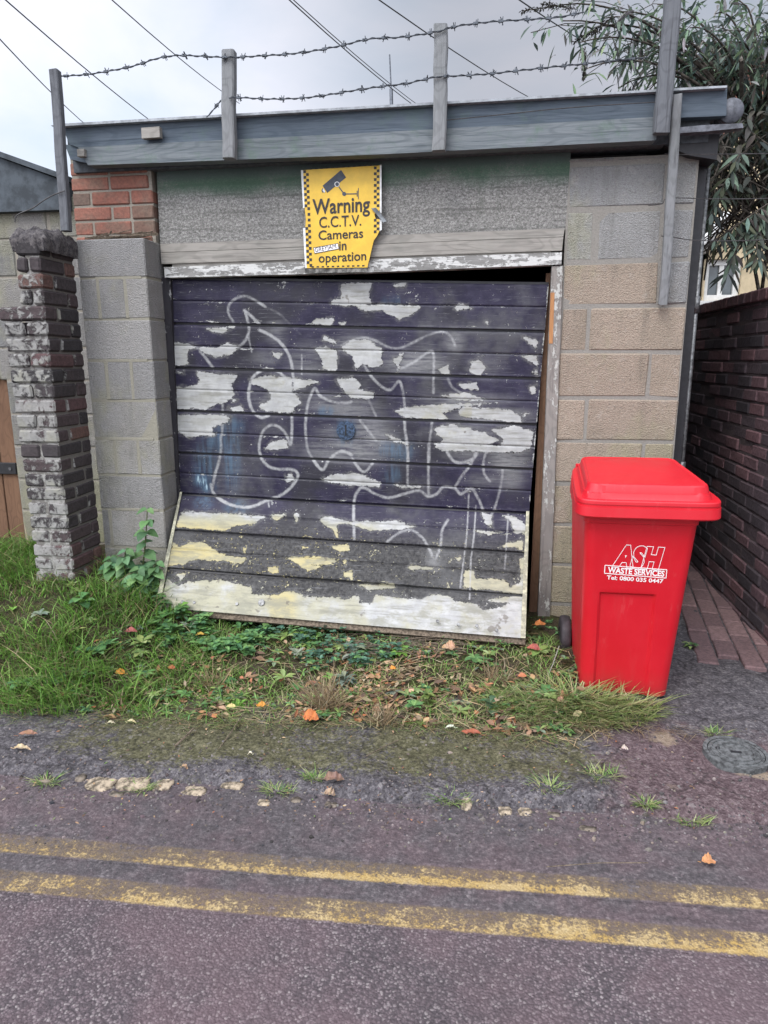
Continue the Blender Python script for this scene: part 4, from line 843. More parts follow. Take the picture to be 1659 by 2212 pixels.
for k in range(len(edge_)): q = (k+1) % len(edge_); mb.f.append((edge_[q], edge_[k], low_[k], low_[q]))
mb.build('cap', 'dark mortar', pr_, True)
ng = thing('neighbour_garage', 'lower block garage beyond the brick pier with a sloping dark roof', 'garage', (-3.6, 4.05, .3))
NY = 4.05; zs = [P(60, y, NY)[2] for y in (426, 516, 598, 674, 752, 822, 895, 964, 1035, 1102, 1168)]; mb = MB(); 
gx = P(8, 790, NY)[0]; gz = P(20, 782, NY)[2]
for k in range(len(zs)-1):
    off = .22*(k % 2)
    for i in range(-1, 16):
        a = -2.2-(i+1)*.45+off; b = a+.442; b = min(b, -2.2); a = max(a, -7.5)
        if zs[k] < gz+.03:
            if b > gx and a < gx: a = gx
            elif b <= gx and b > gx-1.2: continue
        if b-a < .04: continue
        mb.box(a+.004, b-.004, NY+random.uniform(-.002, .002), NY+.2, zs[k+1]+.004, zs[k]-.004, .008, .002, tint=random.random())
w_ = mb.build('block_wall', 'wall block', ng)
mb = MB(); zb = zs[-1]
mb.box(gx+.005, -2.21, NY+.006, NY+.19, zb-.3, zs[0]-.01); mb.box(gx-1.2, gx, NY+.006, NY+.19, gz+.02, zs[0]-.01); mb.box(-7.5, gx-1.21, NY+.006, NY+.19, zb-.3, zs[0]-.01); mb.build('mortar', 'mortar', w_)
mb = MB(); a, b = P(-300, 232, NY-.05), P(140, 392, NY-.05); mb.prism([a, b, b+Vector((0, 0, -.15)), (a[0], a[1], b[2]-.15)], (0, .26, 0)); mb.build('gable_board', 'slate', ng)
mb = MB(); mb.prism([a+Vector((0, -.03, .03)), b+Vector((.02, -.03, .03)), b+Vector((.02, -.03, 0)), a+Vector((0, -.03, 0))], (0, 4.5, 0)); mb.build('roof', 'slate', ng)
bg_ = thing('wooden_gate', 'brown boarded wooden gate at the far left with a dark strap hinge', 'gate', (gx-.5, NY+.03, .3))
mb = MB()
for k in range(10): mb.box(gx-1.18+k*.117, gx-1.18+k*.117+.113, NY+.03+.003*(k % 2), NY+.06, .30, gz, .004)
mb.build('board', 'brown gate wood', bg_)
q = P(20, 1013, NY); mb = MB(); mb.box(gx-.6, gx-.01, NY+.012, NY+.029, q[2]-.038, q[2]+.038, .004); st_ = mb.build('strap_hinge', 'black', bg_)
mb = MB()
for k in range(5): mb = MB(); mb.tube([(gx-.05-k*.11, NY+.013, q[2]), (gx-.05-k*.11, NY+.006, q[2])], .011, 8); mb.build('bolt_head', 'steel', st_)

# ------------------------------------------------------------------ right: alley wall, house
aw = thing('alley_wall', 'dark brick boundary wall along the right side of the alley', 'wall', (1.45, 4, 0))
mb = MB(); brickwork(mb, 1, 3.2, 8.2, -.02, 1.80, 1.45, .12, lambda: random.choice([0, .1, .2, .35, .4, .6, .7, .85]), jit=.006, bev=.007)
w_ = mb.build('bricks', 'alley brick', aw); mb = MB(); mb.box(1.456, 1.66, 3.21, 8.19, -.02, 1.81); mb.build('mortar', 'alley mortar', w_)
mb = MB(); brickwork(mb, 1, 3.2, 8.2, 1.805, 1.87, 1.435, .22, lambda: random.choice([.55, .8, .9, 1]), stretch=.102, bev=.007); mb.build('coping', 'alley brick', aw)
ho = thing('house', 'cream rendered house with a white framed window beyond the alley wall', 'house', (3.5, 7, 0))
HY = 7.0; wa = P(1524, 560, HY); wb = P(1596, 648, HY); hx0 = 1.86; hz = 3.35
mb = MB(); mb.box(hx0, wa[0], HY, HY+.25, 0, hz); mb.box(wb[0], 9, HY, HY+.25, 0, hz); mb.box(wa[0], wb[0], HY, HY+.25, 0, wb[2]); mb.box(wa[0], wb[0], HY, HY+.25, wa[2], hz); mb.box(hx0, hx0+.2, HY+.25, 13, 0, hz); mb.build('wall', 'cream render', ho)
mb = MB(); brickwork(mb, 0, hx0, 4.5, hz+.005, hz+.62, HY+.002, .12, lambda: random.choice([.5, .6, .8, 1])); mb.box(hx0+.01, 9, HY+.02, HY+.24, hz+.005, hz+.62, tint=.2); mb.build('brick_storey', 'red brick', ho)
mb = MB(); mb.box(hx0-.2, 9.2, HY-.12, 13.2, hz+.63, hz+.72); mb.build('roof', 'slate', ho)
mb = MB(); x0, x1, z0, z1 = wa[0], wb[0], wb[2], wa[2]; t = .05
mb.box(x0, x0+t, HY+.04, HY+.10, z0, z1); mb.box(x1-t, x1, HY+.04, HY+.10, z0, z1); mb.box(x0+t, x1-t, HY+.04, HY+.10, z0, z0+t); mb.box(x0+t, x1-t, HY+.04, HY+.10, z1-t, z1); mb.box((x0+x1)/2-.02, (x0+x1)/2+.02, HY+.045, HY+.095, z0+t, z1-t); fr = mb.build('window', 'white upvc', ho)
mb = MB(); mb.box(x0+t, x1-t, HY+.07, HY+.075, z0+t, z1-t); mb.build('pane', 'window glass', fr)
mb = MB(); mb.box(x0-.05, x1+.05, HY-.06, HY-.003, z0-.06, z0-.005); mb.build('sill', 'white upvc', fr)
mb = MB(); mb.tube([P(1512, 545, 6.9), P(1522, 522, 6.9), P(1560, 482, 6.9), P(1572, 462, 6.9)], .05, 10); mb.build('waste_pipe', 'white upvc', ho, True)

# ------------------------------------------------------------------ inspection cover and kerb setts
cv = thing('inspection_cover', 'round cast iron inspection cover set in the pavement right of the bin', 'cover', G(1588, 1640, .02)); cc = G(1588, 1640, .0); cc.z = .02; R = .098
mb = MB(); mb.tube([cc+Vector((0, 0, -.03)), cc+Vector((0, 0, .010))], R, 36); mb.build('lid', 'cast iron', cv)
mb = MB()
for r0, r1 in ((R+.003, R+.018), (R*.62, R*.68), (R*.86, R*.9)):
    k = 36; z0 = .012 if r0 > R else .0135; a = mb.verts([cc+Vector((r0*cos(2*pi*i/k), r0*sin(2*pi*i/k), z0)) for i in range(k)]); b = mb.verts([cc+Vector((r1*cos(2*pi*i/k), r1*sin(2*pi*i/k), z0)) for i in range(k)]); c_ = mb.verts([cc+Vector((r1*cos(2*pi*i/k), r1*sin(2*pi*i/k), z0-.03)) for i in range(k)]); d_ = mb.verts([cc+Vector((r0*cos(2*pi*i/k), r0*sin(2*pi*i/k), z0-.03)) for i in range(k)])
    for i in range(k):
        j = (i+1) % k; mb.f += [(a+i, a+j, b+j, b+i), (b+i, b+j, c_+j, c_+i), (a+j, a+i, d_+i, d_+j)]
mb.build('rim', 'cast iron', cv)
mb = MB(); mb.box(cc.x-.02, cc.x+.02, cc.y-.006, cc.y+.006, cc.z+.0105, cc.z+.012); mb.build('keyway', 'black', cv); mb = MB(); mb.tube([cc+Vector((-.06, .02, .0102)), cc+Vector((-.06, .02, .013))], .008, 8); mb.build('lifting_hole', 'black', cv)
ST = [(225, 1687, 66, 40, 's', 'large pale kerb sett, leftmost of the two big exposed ones'), (291, 1692, 68, 32, 's', 'large pale kerb sett right of the biggest one'), (356, 1693, 42, 26, 's', 'mid sized pale kerb sett beside the two large ones'), (420, 1708, 52, 20, 's', 'flat pale kerb sett sunk in front of the row'), (177, 1681, 22, 14, 'g', 'small half buried kerb sett left of the biggest pale one'), (97, 1684, 34, 14, 'g', 'grassy half buried kerb sett at the far left of the row'), (253, 1715, 36, 12, 'g', 'brown sunken kerb sett in front of the two large pale ones'),
      (502, 1698, 46, 14, 's', 'thin sliver of pale kerb sett right of the flat sunken one'), (570, 1734, 28, 14, 's', 'small pale kerb sett below a grass tuft left of middle'), (716, 1738, 30, 12, 'g', 'small brown kerb sett below the curled dead leaf'), (640, 1728, 26, 12, 'g', 'dull kerb sett just left of the curled dead leaf'), (1008, 1736, 24, 28, 's', 'upright pale kerb sett touching a grass tuft right of middle'), (1090, 1752, 32, 20, 's', 'left one of two small bright kerb setts side by side'), (1134, 1753, 30, 20, 's', 'right one of two small bright kerb setts side by side'), (1196, 1759, 28, 10, 'g', 'faint flat kerb sett near the right end of the row'), (1270, 1790, 40, 12, 'g', 'brown buried kerb sett at the right end of the row')]
for px, py, w, h, k, lab in ST:
    a, b = G(px-w/2, py), G(px+w/2, py); f_, g_ = G(px, py+h/2), G(px, py-h/2); W = (b-a).length; D = (g_-f_).length; c = G(px, py); rr = random.Random(px); mb = MB(); rg = []; zk = PZ(c.x, c.y)
    nn = 16
    for s, z in ((1.10, -.02), (1.0, .003), (.93, .0072), (.6, .0092), (.2, .0098)):
        rg.append(mb.verts([(c.x+W/2*s*np.sign(cos(t))*abs(cos(t))**.55*(1+.16*rr.uniform(-1, 1)), c.y+D/2*s*np.sign(sin(t))*abs(sin(t))**.55*(1+.16*rr.uniform(-1, 1)), zk+z+rr.uniform(-.0018, .0018)) for t in np.linspace(0, 2*pi, nn, endpoint=False)]))
    for a, b in zip(rg[:-1], rg[1:]):
        for j in range(nn): mb.f.append((a+j, a+(j+1) % nn, b+(j+1) % nn, b+j))
    mb.f.append(tuple(rg[-1]+j for j in range(nn))); tag(mb.build('kerb_sett', 'sett' if k == 's' else 'sett grey', origin=c, smooth=True), lab, 'kerb stone', 'stone setts along the road edge')

# ------------------------------------------------------------------ wheelie bin
bx = .612; BO = Vector((bx, 3.25, .02)); bn = thing('wheelie_bin', 'bright red wheelie bin with white lettering standing beside the right block pier', 'bin', BO)
def rrect(w0, yf, yb, r, n=18):                             # rounded rectangle, dense, anticlockwise from the front left
    out = []; hw = w0/2; c = [(-hw+r, yf+r, pi, 1.5*pi), (hw-r, yf+r, 1.5*pi, 2*pi), (hw-r, yb-r, 0, .5*pi), (-hw+r, yb-r, .5*pi, pi)]
    for k, (cx, cy, a0, a1) in enumerate(c):
        for i in range(9): a = a0+(a1-a0)*i/8; out.append((cx+r*cos(a), cy+r*sin(a)))
        nx_ = c[(k+1) % 4]; e0 = out[-1]; e1 = (nx_[0]+r*cos(nx_[2]), nx_[1]+r*sin(nx_[2])); m = 44 if k == 0 else 12
        for i in range(1, m): out.append((e0[0]+(e1[0]-e0[0])*i/m, e0[1]+(e1[1]-e0[1])*i/m))
    return out
HB = .872; WB0, WB1 = .378, .452; YF0, YF1 = 3.005, 2.895; YB0, YB1 = 3.42, 3.47
def bprof(z): t = z/HB; return WB0+(WB1-WB0)*t, YF0+(YF1-YF0)*t, YB0+(YB1-YB0)*t
zs_ = [0, .006, .02]+list(np.linspace(.04, .80, 70))+[.812, .815, .835, .84, .872]; V = []; npt = None
for z in zs_:
    w, yf, yb = bprof(z); fl_ = 0
    if z == 0: w -= .02; yf += .01; yb -= .01
    if z >= .815: fl_ = .005
    if z >= .84: fl_ = .009
    for (x, y) in rrect(w+2*fl_, yf-fl_, yb+fl_, .05-.01*z):
        # recessed front panel with two upright edges, like the moulded one
        if y < yf+.015 and z < .815:
            s = float(ss(.118, .104, abs(x+.022+.02*(z-.2)))*ss(.505, .493, z)); y += .013*s
            s2 = float(ss(.004, .0, abs(abs(x+.022+.02*(z-.2))-.118)))
        V.append((x+bx, y, z+BO.z))
    npt = npt or len(V)
V = np.array(V)-np.array(BO); nz = len(zs_); F = []
for k in range(nz-1):
    for j in range(npt): F.append((k*npt+j, k*npt+(j+1) % npt, (k+1)*npt+(j+1) % npt, (k+1)*npt+j))
F.append(tuple(reversed(range(npt))))
me = bpy.data.meshes.new('body'); me.from_pydata(V.tolist(), [], F); me.materials.append(M['red plastic']); me.polygons.foreach_set('use_smooth', [True]*len(F)); body = bpy.data.objects.new('body', me); COL.objects.link(body); body.parent = bn
# lid: flange, skirt with two ribs, raised dome
NX, NY_ = 150, 130; LF, LB = 2.845, 3.46; WF, WBK = .568, .488; rows_ = []
def lid_outline(s, t):                                      # s across -1..1, t front 0..1 back; corners rounded
    w = WF+(WBK-WF)*t; return s*w/2, LF+(LB-LF)*t
V = []
for j in range(NY_):
    for i in range(NX):
        s = i/(NX-1)*2-1; t = j/(NY_-1)
        # round the plan corners
        cx, cy = s, t*2-1; m = max(abs(cx), abs(cy)); l = (abs(cx)**9+abs(cy)**9)**(1/9)
        if l > 0: cx, cy = cx*m/l, cy*m/l
        x, y = lid_outline(cx, (cy+1)/2); tt = (cy+1)/2; w = WF+(WBK-WF)*tt
        de = min(w/2-abs(x), (y-LF), (LB-y)*1.3+.004)
        base = .920+.046*tt; rc = .085; hw_ = w/2-.012*(1-tt)*(1 if x > 0 else .2); qx = abs(x)-hw_+rc; qy = abs(y-(LF+LB)/2)-(LB-LF)/2+.004+rc; df = rc-math.hypot(max(qx, 0), max(qy, 0))-min(max(qx, qy), 0)
        dome = .024*float(ss(.018, .023, df))+.028*float(ss(.030, .036, df))+.005*float(ss(.036, .040, df))*float(ss(.052, .044, df))+.008*(1-cx**2)*(1-abs(cy)**3)*float(ss(.040, .06, df))
        V.append((x+bx+.016, y, base+dome+BO.z))
V = np.array(V); top = V.copy()
idx = [i for i in range(NX)]+[j*NX+NX-1 for j in range(1, NY_)]+[(NY_-1)*NX+i for i in range(NX-2, -1, -1)]+[j*NX for j in range(NY_-2, 0, -1)]
VV = (V-np.array(BO)).tolist(); F = [(j*NX+i, j*NX+i+1, (j+1)*NX+i+1, (j+1)*NX+i) for j in range(NY_-1) for i in range(NX-1)]
cen = np.array([bx+.016, 3.15, 0]); prev = idx
for dz, ou in ((-.004, .004), (-.016, .005), (-.017, .001), (-.026, .001), (-.027, .007), (-.066, .010), (-.072, .005), (-.070, -.012)):
    cur = []
    for k in idx:
        p = top[k].copy(); d = p-cen; d[2] = 0; d /= np.linalg.norm(d); p += d*ou; p[2] += dz; cur.append(len(VV)); VV.append((p-np.array(BO)).tolist())
    for a in range(len(idx)): b = (a+1) % len(idx); F.append((prev[a], cur[a], cur[b], prev[b]))
    prev = cur
F.append(tuple(prev)); me = bpy.data.meshes.new('lid'); me.from_pydata(VV, [], F); me.materials.append(M['red plastic']); me.polygons.foreach_set('use_smooth', [True]*len(F)); lid = bpy.data.objects.new('lid', me); COL.objects.link(lid); lid.parent = bn
for ob in (body, lid):
    bm = bmesh.new(); bm.from_mesh(ob.data); bmesh.ops.recalc_face_normals(bm, faces=bm.faces); bm.to_mesh(ob.data); bm.free()
    bm = bmesh.new(); bm.from_mesh(ob.data)
    for e in bm.edges:
        if len(e.link_faces) == 2 and e.calc_face_angle() > .42: e.smooth = False
    bm.to_mesh(ob.data); bm.free()
for sx in (-1, 1):
    cx = bx+sx*.222; cy, cz = 3.44, .10+BO.z; mb = MB(); prof_ = [(-.026, .078), (-.022, .096), (-.01, .10), (.01, .10), (.022, .096), (.026, .078)]; rg = []
    for dx, r in [(-.026, .04)]+prof_+[(.026, .04)]: rg.append(mb.verts([(cx+dx, cy+r*cos(2*pi*i/28), cz+r*sin(2*pi*i/28)) for i in range(28)]))
    for a, b in zip(rg[:-1], rg[1:]):
        for i in range(28): mb.f.append((a+i, a+(i+1) % 28, b+(i+1) % 28, b+i))
    wh_ = mb.build('wheel', 'rubber', bn, True); mb = MB(); mb.tube([(cx-.024, cy, cz), (cx+.024, cy, cz)], .04, 16); mb.build('hub', 'black', wh_)
mb = MB(); mb.tube([(bx-.22, 3.44, .12), (bx+.22, 3.44, .12)], .011, 8); mb.build('axle', 'steel', bn)
mb = MB(); mb.tube([(bx-.2, 3.47, .93), (bx-.2, 3.53, .975), (bx+.2, 3.53, .975), (bx+.2, 3.47, .93)], .014, 8); mb.build('handle', 'red plastic', bn, True)
fo = (bx, YF0, BO.z); fn_ = np.array([0, -HB, -(YF0-YF1)]); fn_ /= np.linalg.norm(fn_)     # plane of the front
K2 = lambda zx, zy: ((1600+zx/2.552)*.7373, (1300+zy/2.552)*.7373)
B3 = lambda zx, zy: PL(*K2(zx, zy), fo, fn_)
upb = Vector((0, -(YF0-YF1), HB)).normalized(); upb = Vector((0, (YF1-YF0), HB)).normalized(); lf = Vector(fn_)*.0012
def bl(mb, t, a, b, top_, **k): p0, p1 = B3(*a), B3(*b); cap = (B3(*top_)-B3(top_[0], a[1])).length; lettering(mb, t, p0, p1, upb, cap, lf, **k)
mb = MB(); bl(mb, 'ASH', (488, 905), (872, 931), (545, 768), bold=.085, shear=.20, outline=.012); o = mb.build('logo_lettering', 'letter white', bn)
mb = MB(); bl(mb, 'WASTE SERVICES', (460, 962), (882, 992), (470, 922), bold=.03); 
bd = [(440, 908), (902, 942), (896, 1004), (436, 968)]
for a, b in zip(bd, bd[1:]+bd[:1]):
    p, q = B3(*a)+lf, B3(*b)+lf; mb.beam(p, q, .0030, .0015, up=fn_)
mb.build('name_panel', 'letter white', bn)
mb = MB(); bl(mb, 'Tel: 0800 035 0447', (452, 1012), (874, 1042), (455, 984), bold=.022); mb.build('phone_number', 'letter white', bn)

# ------------------------------------------------------------------ vegetation
def rcol(c, v=.25): k = 1+random.uniform(-v, v); return (c[0]*k*random.uniform(.9, 1.1), c[1]*k, c[2]*k*random.uniform(.85, 1.15))
GREENS = [(.14, .29, .045), (.19, .37, .07), (.10, .22, .042), (.25, .39, .10)]
OLIVE = [(.19, .27, .08), (.25, .33, .11), (.31, .38, .15), (.14, .21, .065), (.34, .32, .17)]
STRAW = [(.34, .26, .15), (.26, .19, .11), (.42, .34, .21), (.20, .15, .09)]
def blade(mb, p, az, H, lean, w, col, curl=1.0):
    d = Vector((cos(az), sin(az), 0)); sd = Vector((-sin(az), cos(az), 0)); vs = []
    for t, k in ((0, 1), (.4, .85), (.75, .55)):
        c = p+Vector((0, 0, H*(t-curl*.28*t*t)))+d*lean*H*t*t*1.1+d*lean*H*.25*t; vs += [c+sd*w*k/2, c-sd*w*k/2]
    vs.append(p+Vector((0, 0, H*(1-.28*curl)))+d*lean*H*1.35); i = mb.verts(vs, col=col); mb.f += [(i, i+1, i+3, i+2), (i+2, i+3, i+5, i+4), (i+4, i+5, i+6)]
def gpt(x, y): return Vector((x, y, max(GH(x, y), .004)))
mb = MB()
N_L = 0
for _ in range(21000):                                      # lush grass on the left bank
    x = random.uniform(-3.1, -.95); y = VE(x)+random.uniform(.0, 1.45); dens = float(ss(-.95, -1.75, x+.35*fbm(x, y, 2.2, 11)))
    if y > 3.28 and x > -2.20 : dens *= .55
    dens *= .25+.75*float(ss(-.22, .12, fbm(x, y, 3.2, 12)+.14*(x < -1.8)))
    if random.random() > dens or (-2.44 < x < -2.19 and y > 3.3) or (x > -2.2 and y > 3.55): continue
    H = random.uniform(.05, .15)*(1+.6*fbm(x, y, 2.4, 13))*(1-.55*float(ss(.35, .12, math.hypot((x+2.3)/1.2, y-3.1))))*(.55+.45*float(ss(-1.2, -2.0, x))); blade(mb, gpt(x, y), random.gauss(-1.2, 1.3), H*1.15, random.uniform(.2, 1.1), random.uniform(.0032, .0064), rcol(random.choice(GREENS+[(.17, .25, .075)] if random.random() > .16 else STRAW)))
for _ in range(9000):                                       # thin short growth over the middle
    x = random.uniform(-1.5, .35); y = VE(x)+random.uniform(-.02, .85)
    if random.random() > .25+.75*float(ss(-.1, .2, fbm(x, y, 3.5, 14))): continue
    blade(mb, gpt(x, y), random.uniform(0, 6.28), random.uniform(.015, .06), random.uniform(.3, 1.4), random.uniform(.0024, .0042), rcol(random.choice(OLIVE+GREENS+STRAW[:1])))
for _ in range(2600):                                       # edge trailing over the pavement
    x = random.uniform(-2.6, .3); y = VE(x)+random.gauss(0, .03); blade(mb, gpt(x, y), random.gauss(-1.57, .9), random.uniform(.015, .055), random.uniform(.6, 1.6), random.uniform(.0018, .003), rcol(random.choice(OLIVE+STRAW)))
struct(mb.build('grass', 'foliage'), 'stuff')
# the tussock in front of the bin
cx, cy = G(1262, 1535).xy; mb = MB()
for _ in range(3300):
    a = random.uniform(0, 6.28); r = random.random()**.6; x = cx-.05+.37*r*cos(a); y = cy+.02+.21*r*sin(a)+.02*r*cos(a)
    if y > 2.94: continue
    az = a+random.gauss(0, .9) if random.random() < .5 else random.gauss(-1.6, 1.0); blade(mb, Vector((x, y, .0)), az, random.uniform(.07, .16)*(1.1-.45*r), random.uniform(.4, 1.2), random.uniform(.0036, .0068), rcol(random.choice(OLIVE+OLIVE+OLIVE+STRAW[:1]), .35))
for _ in range(260): a = random.uniform(-2.8, -.3); blade(mb, Vector((cx+random.gauss(.02, .22), cy-.13+random.gauss(0, .03), .004)), a, random.uniform(.03, .09), random.uniform(1.2, 2.2), .0022, rcol(random.choice(STRAW)))
tag(mb.build('grass_tussock', 'foliage', origin=(cx, cy, 0)), 'big olive grass tussock spilling out in front of the red bin', 'grass clump')
for px, py, r, lab in ((100, 1690, .045, 'small grass tuft in the kerb at the far left'), (302, 1705, .04, 'small grass tuft growing between the large pale setts'), (600, 1710, .055, 'grass tuft in the kerb left of the curled dead leaf'), (680, 1690, .04, 'short grass tuft in the kerb just left of the curled dead leaf'), (975, 1730, .06, 'grass tuft in the kerb beside the upright pale sett'), (1185, 1722, .065, 'broad grass tuft in the kerb below the tussock'), (1300, 1690, .06, 'ragged grass tuft behind the kerb, nearest below the bin'), (1395, 1752, .03, 'tiny grass tuft in the kerb right of the setts'), (1495, 1775, .05, 'lone grass tuft on the dark kerb at the lower right'), (1545, 1590, .05, 'grass tuft touching the inspection cover')):
    c = G(px, py); mb = MB(); zk = max(PZ(c.x, c.y), 0)
    for _ in range(110): a = random.uniform(0, 6.28); q = r*random.random()**.7; blade(mb, Vector((c.x+q*cos(a), c.y+.6*q*sin(a), zk-.004)), a+random.gauss(0, .8), random.uniform(.010, .036), random.uniform(.3, 1.6), .0032, rcol(random.choice(OLIVE+GREENS[2:3])))
    tag(mb.build('grass_tuft', 'foliage', origin=(c.x, c.y, .01)), lab, 'grass tuft', 'grass tufts along the kerb')
# small leafy ground cover
mb = MB()
def rosette(mb, p, n, L, W, cols, up=.5, droop=.4):
    a0 = random.uniform(0, 6.28)
    for k in range(n): a = a0+k*2.4; u = random.uniform(.5, 1)*up; d = Vector((cos(a), sin(a), u)); mb.leaf(p, d, (0, 0, 1), L*random.uniform(.7, 1.1), W*random.uniform(.7, 1.1), rcol(random.choice(cols)), droop*random.uniform(.5, 1.2))
GRY_ = [(.16, .21, .14)]; DKG = [(.09, .20, .065), (.12, .25, .085), (.065, .15, .065), (.15, .28, .095)]; BLG = [(.085, .18, .11), (.11, .225, .135), (.06, .13, .085)]
for _ in range(200):
    px = random.uniform(340, 860); py = random.uniform(1335, 1395)+(px-340)*.05+random.uniform(0, 15); p = G(px, py, .10); p.z = GH(p.x, p.y)
    if p.y > 3.5 or fbm(p.x, p.y, 7, 61) < -.12: continue
    for q in range(random.randint(1, 5)): rosette(mb, p+Vector((random.gauss(0, .015), random.gauss(0, .015), random.uniform(.0, .06))), 4, random.uniform(.022, .040) if px > 560 else random.uniform(.035, .065), random.uniform(.018, .030) if px > 560 else random.uniform(.022, .042), (BLG if px > 560 and random.random() < .7 else DKG), random.uniform(.5, 1.1))
for _ in range(900):
    x = random.uniform(-1.9, .45); y = VE(x)+random.uniform(.02, .95)
    if random.random() < .3+fbm(x, y, 4, 15): p = gpt(x, y); rosette(mb, p+Vector((0, 0, random.uniform(0, .035))), 5, random.uniform(.018, .055), random.uniform(.009, .024), DKG+OLIVE[:2]+GRY_[:1], .6)
for _ in range(48):                                         # broad leaved weeds through the verge
    x = random.uniform(-2.4, .35); y = VE(x)+random.uniform(.08, .8); p = gpt(x, y); L = random.uniform(.04, .085)
    if p.y > 3.3: continue
    rosette(mb, p+Vector((0, 0, random.uniform(.005, .05))), random.randint(5, 11), L, L*random.uniform(.35, .6), random.choice([DKG, DKG, OLIVE[:3], GREENS[:2], [(.20, .25, .17), (.26, .30, .22)]]), random.uniform(.4, 1.1))
for _ in range(150):
    p = G(random.uniform(1145, 1225), random.uniform(1330, 1400), .05); p.z = .03; rosette(mb, p+Vector((0, 0, random.uniform(0, .07))), 4, .03, .018, DKG, .8)
struct(mb.build('ground_cover', 'foliage'), 'stuff')
# leaf litter and dead stems
mb = MB(); LIT = [(.24, .13, .065), (.32, .19, .105), (.15, .09, .058), (.38, .24, .14), (.34, .14, .07), (.40, .30, .19), (.11, .07, .05)]
for _ in range(2300):
    x = random.gauss(-.4, .65); y = VE(x)+abs(random.gauss(.25, .22))
    if not -2 < x < .5 or fbm(x, y, 5, 41) < random.uniform(-.35, .28): continue
    p = gpt(x, y)+Vector((0, 0, random.uniform(.002, .03))); a = random.uniform(0, 6.28); mb.leaf(p, (cos(a), sin(a), random.uniform(-.2, .4)), (random.gauss(0, .4), random.gauss(0, .4), 1), random.uniform(.016, .055), random.uniform(.009, .030), rcol(random.choice(LIT), .4), random.uniform(-.2, .3), random.uniform(0, .6))
for _ in range(2600):
    x = random.gauss(-.35, .65); y = VE(x)+abs(random.gauss(.22, .22))
    if not -2.2 < x < .5 or (fbm(x, y, 4, 43) < -.1 and random.random() < .8): continue
    p = gpt(x, y)+Vector((0, 0, .008)); a = random.uniform(0, 6.28); L = random.uniform(.02, .12); d = Vector((cos(a), sin(a), random.uniform(-.1, .35))); mb.beam(p, p+d*L, .0024, .0016, col=rcol(random.choice(STRAW)))
for _ in range(260):
    p = G(random.uniform(0, 1500), random.uniform(1560, 1800)); a = random.uniform(0, 6.28); mb.leaf(p+Vector((0, 0, .022)), (cos(a), sin(a), .1), (0, 0, 1), random.uniform(.005, .02), random.uniform(.003, .009), rcol(random.choice(LIT+OLIVE[:1])), 0, .3)
struct(mb.build('leaf_litter', 'dead leaf'), 'stuff')
mb = MB()
for _ in range(2600):
    if random.random() < .6: x = random.uniform(-2.2, 1.3); y = PEDGE(x)+random.gauss(.0, .06)
    else: p = G(random.uniform(0, 1659), random.uniform(1560, 1830)); x, y = p.x, p.y
    z = max(PZ(x, y) if y > PEDGE(x) else 0, 0); r = random.uniform(.002, .0062)*(1.9 if random.random() < .06 else 1); c = random.choice([(.09, .08, .08), (.15, .13, .125), (.05, .045, .047), (.22, .19, .17), (.11, .085, .085)])
    k = [Vector((random.uniform(.6, 1.2)*r*a, random.uniform(.6, 1.2)*r*b, 0)) for a, b in ((1, 0), (0, 1), (-1, 0), (0, -1))]; o = Vector((x, y, z)); i = mb.verts([o+q for q in k]+[o+Vector((random.uniform(-.3, .3)*r, random.uniform(-.3, .3)*r, r*random.uniform(.6, 1.1)))]+[o+q*.75+Vector((0, 0, r*.55)) for q in k], col=rcol(c))
    for q in range(4): mb.f += [(i+q, i+(q+1) % 4, i+5+(q+1) % 4, i+5+q), (i+5+q, i+5+(q+1) % 4, i+4)]
struct(mb.build('grit', 'dead leaf'), 'stuff')
mb = MB()
for _ in range(120):
    p = G(random.gauss(800, 60), random.gauss(1405, 10), .06); p.z = GH(p.x, p.y)+random.uniform(.0, .02); a = random.gauss(0, .5); d = Vector((cos(a), sin(a)*.5, random.uniform(-.05, .15))); mb.tube([p, p+d*.12+Vector((0, 0, .012)), p+d*.26], .0016, 4)
tag(mb.build('dead_stems', 'twig', origin=G(800, 1405, .08)), 'heap of thin grey dead stems lying under the door bottom edge', 'dead stems')
def straw_tuft(px, py, n, H, lab):
    c = G(px, py, .03); mb = MB()
    for _ in range(n):
        a = random.uniform(0, 6.28); H_ = H*random.uniform(.5, 1.1); ln = random.uniform(.2, 1.0); blade(mb, Vector((c.x+random.gauss(0, .025), c.y+random.gauss(0, .02), .02)), a, H_, ln, .0028, rcol(random.choice(STRAW)), .6)
        if random.random() < .5: d = Vector((random.uniform(-1, 1), random.uniform(-.6, .3), random.uniform(.5, 1.4))).normalized(); p = Vector((c.x+random.gauss(0, .03), c.y, .02)); mb.beam(p, p+d*H_*1.2, .0022, .0022, col=rcol(random.choice(STRAW)))
    tag(mb.build('dry_grass', 'foliage', origin=c), lab, 'dry grass', 'tufts of dead grass on the verge')
straw_tuft(705, 1530, 110, .17, 'tall tuft of straw coloured dead grass in the middle of the verge'); straw_tuft(460, 1490, 40, .13, 'thin tuft of dead grass left of the middle of the verge'); straw_tuft(1075, 1480, 70, .13, 'dead grass tuft between the heart shaped leaf and the bin'); straw_tuft(236, 1400, 45, .09, 'feathery buff seed head clump on the left grass bank'); straw_tuft(820, 1560, 50, .09, 'low dead grass tuft at the front edge of the verge')
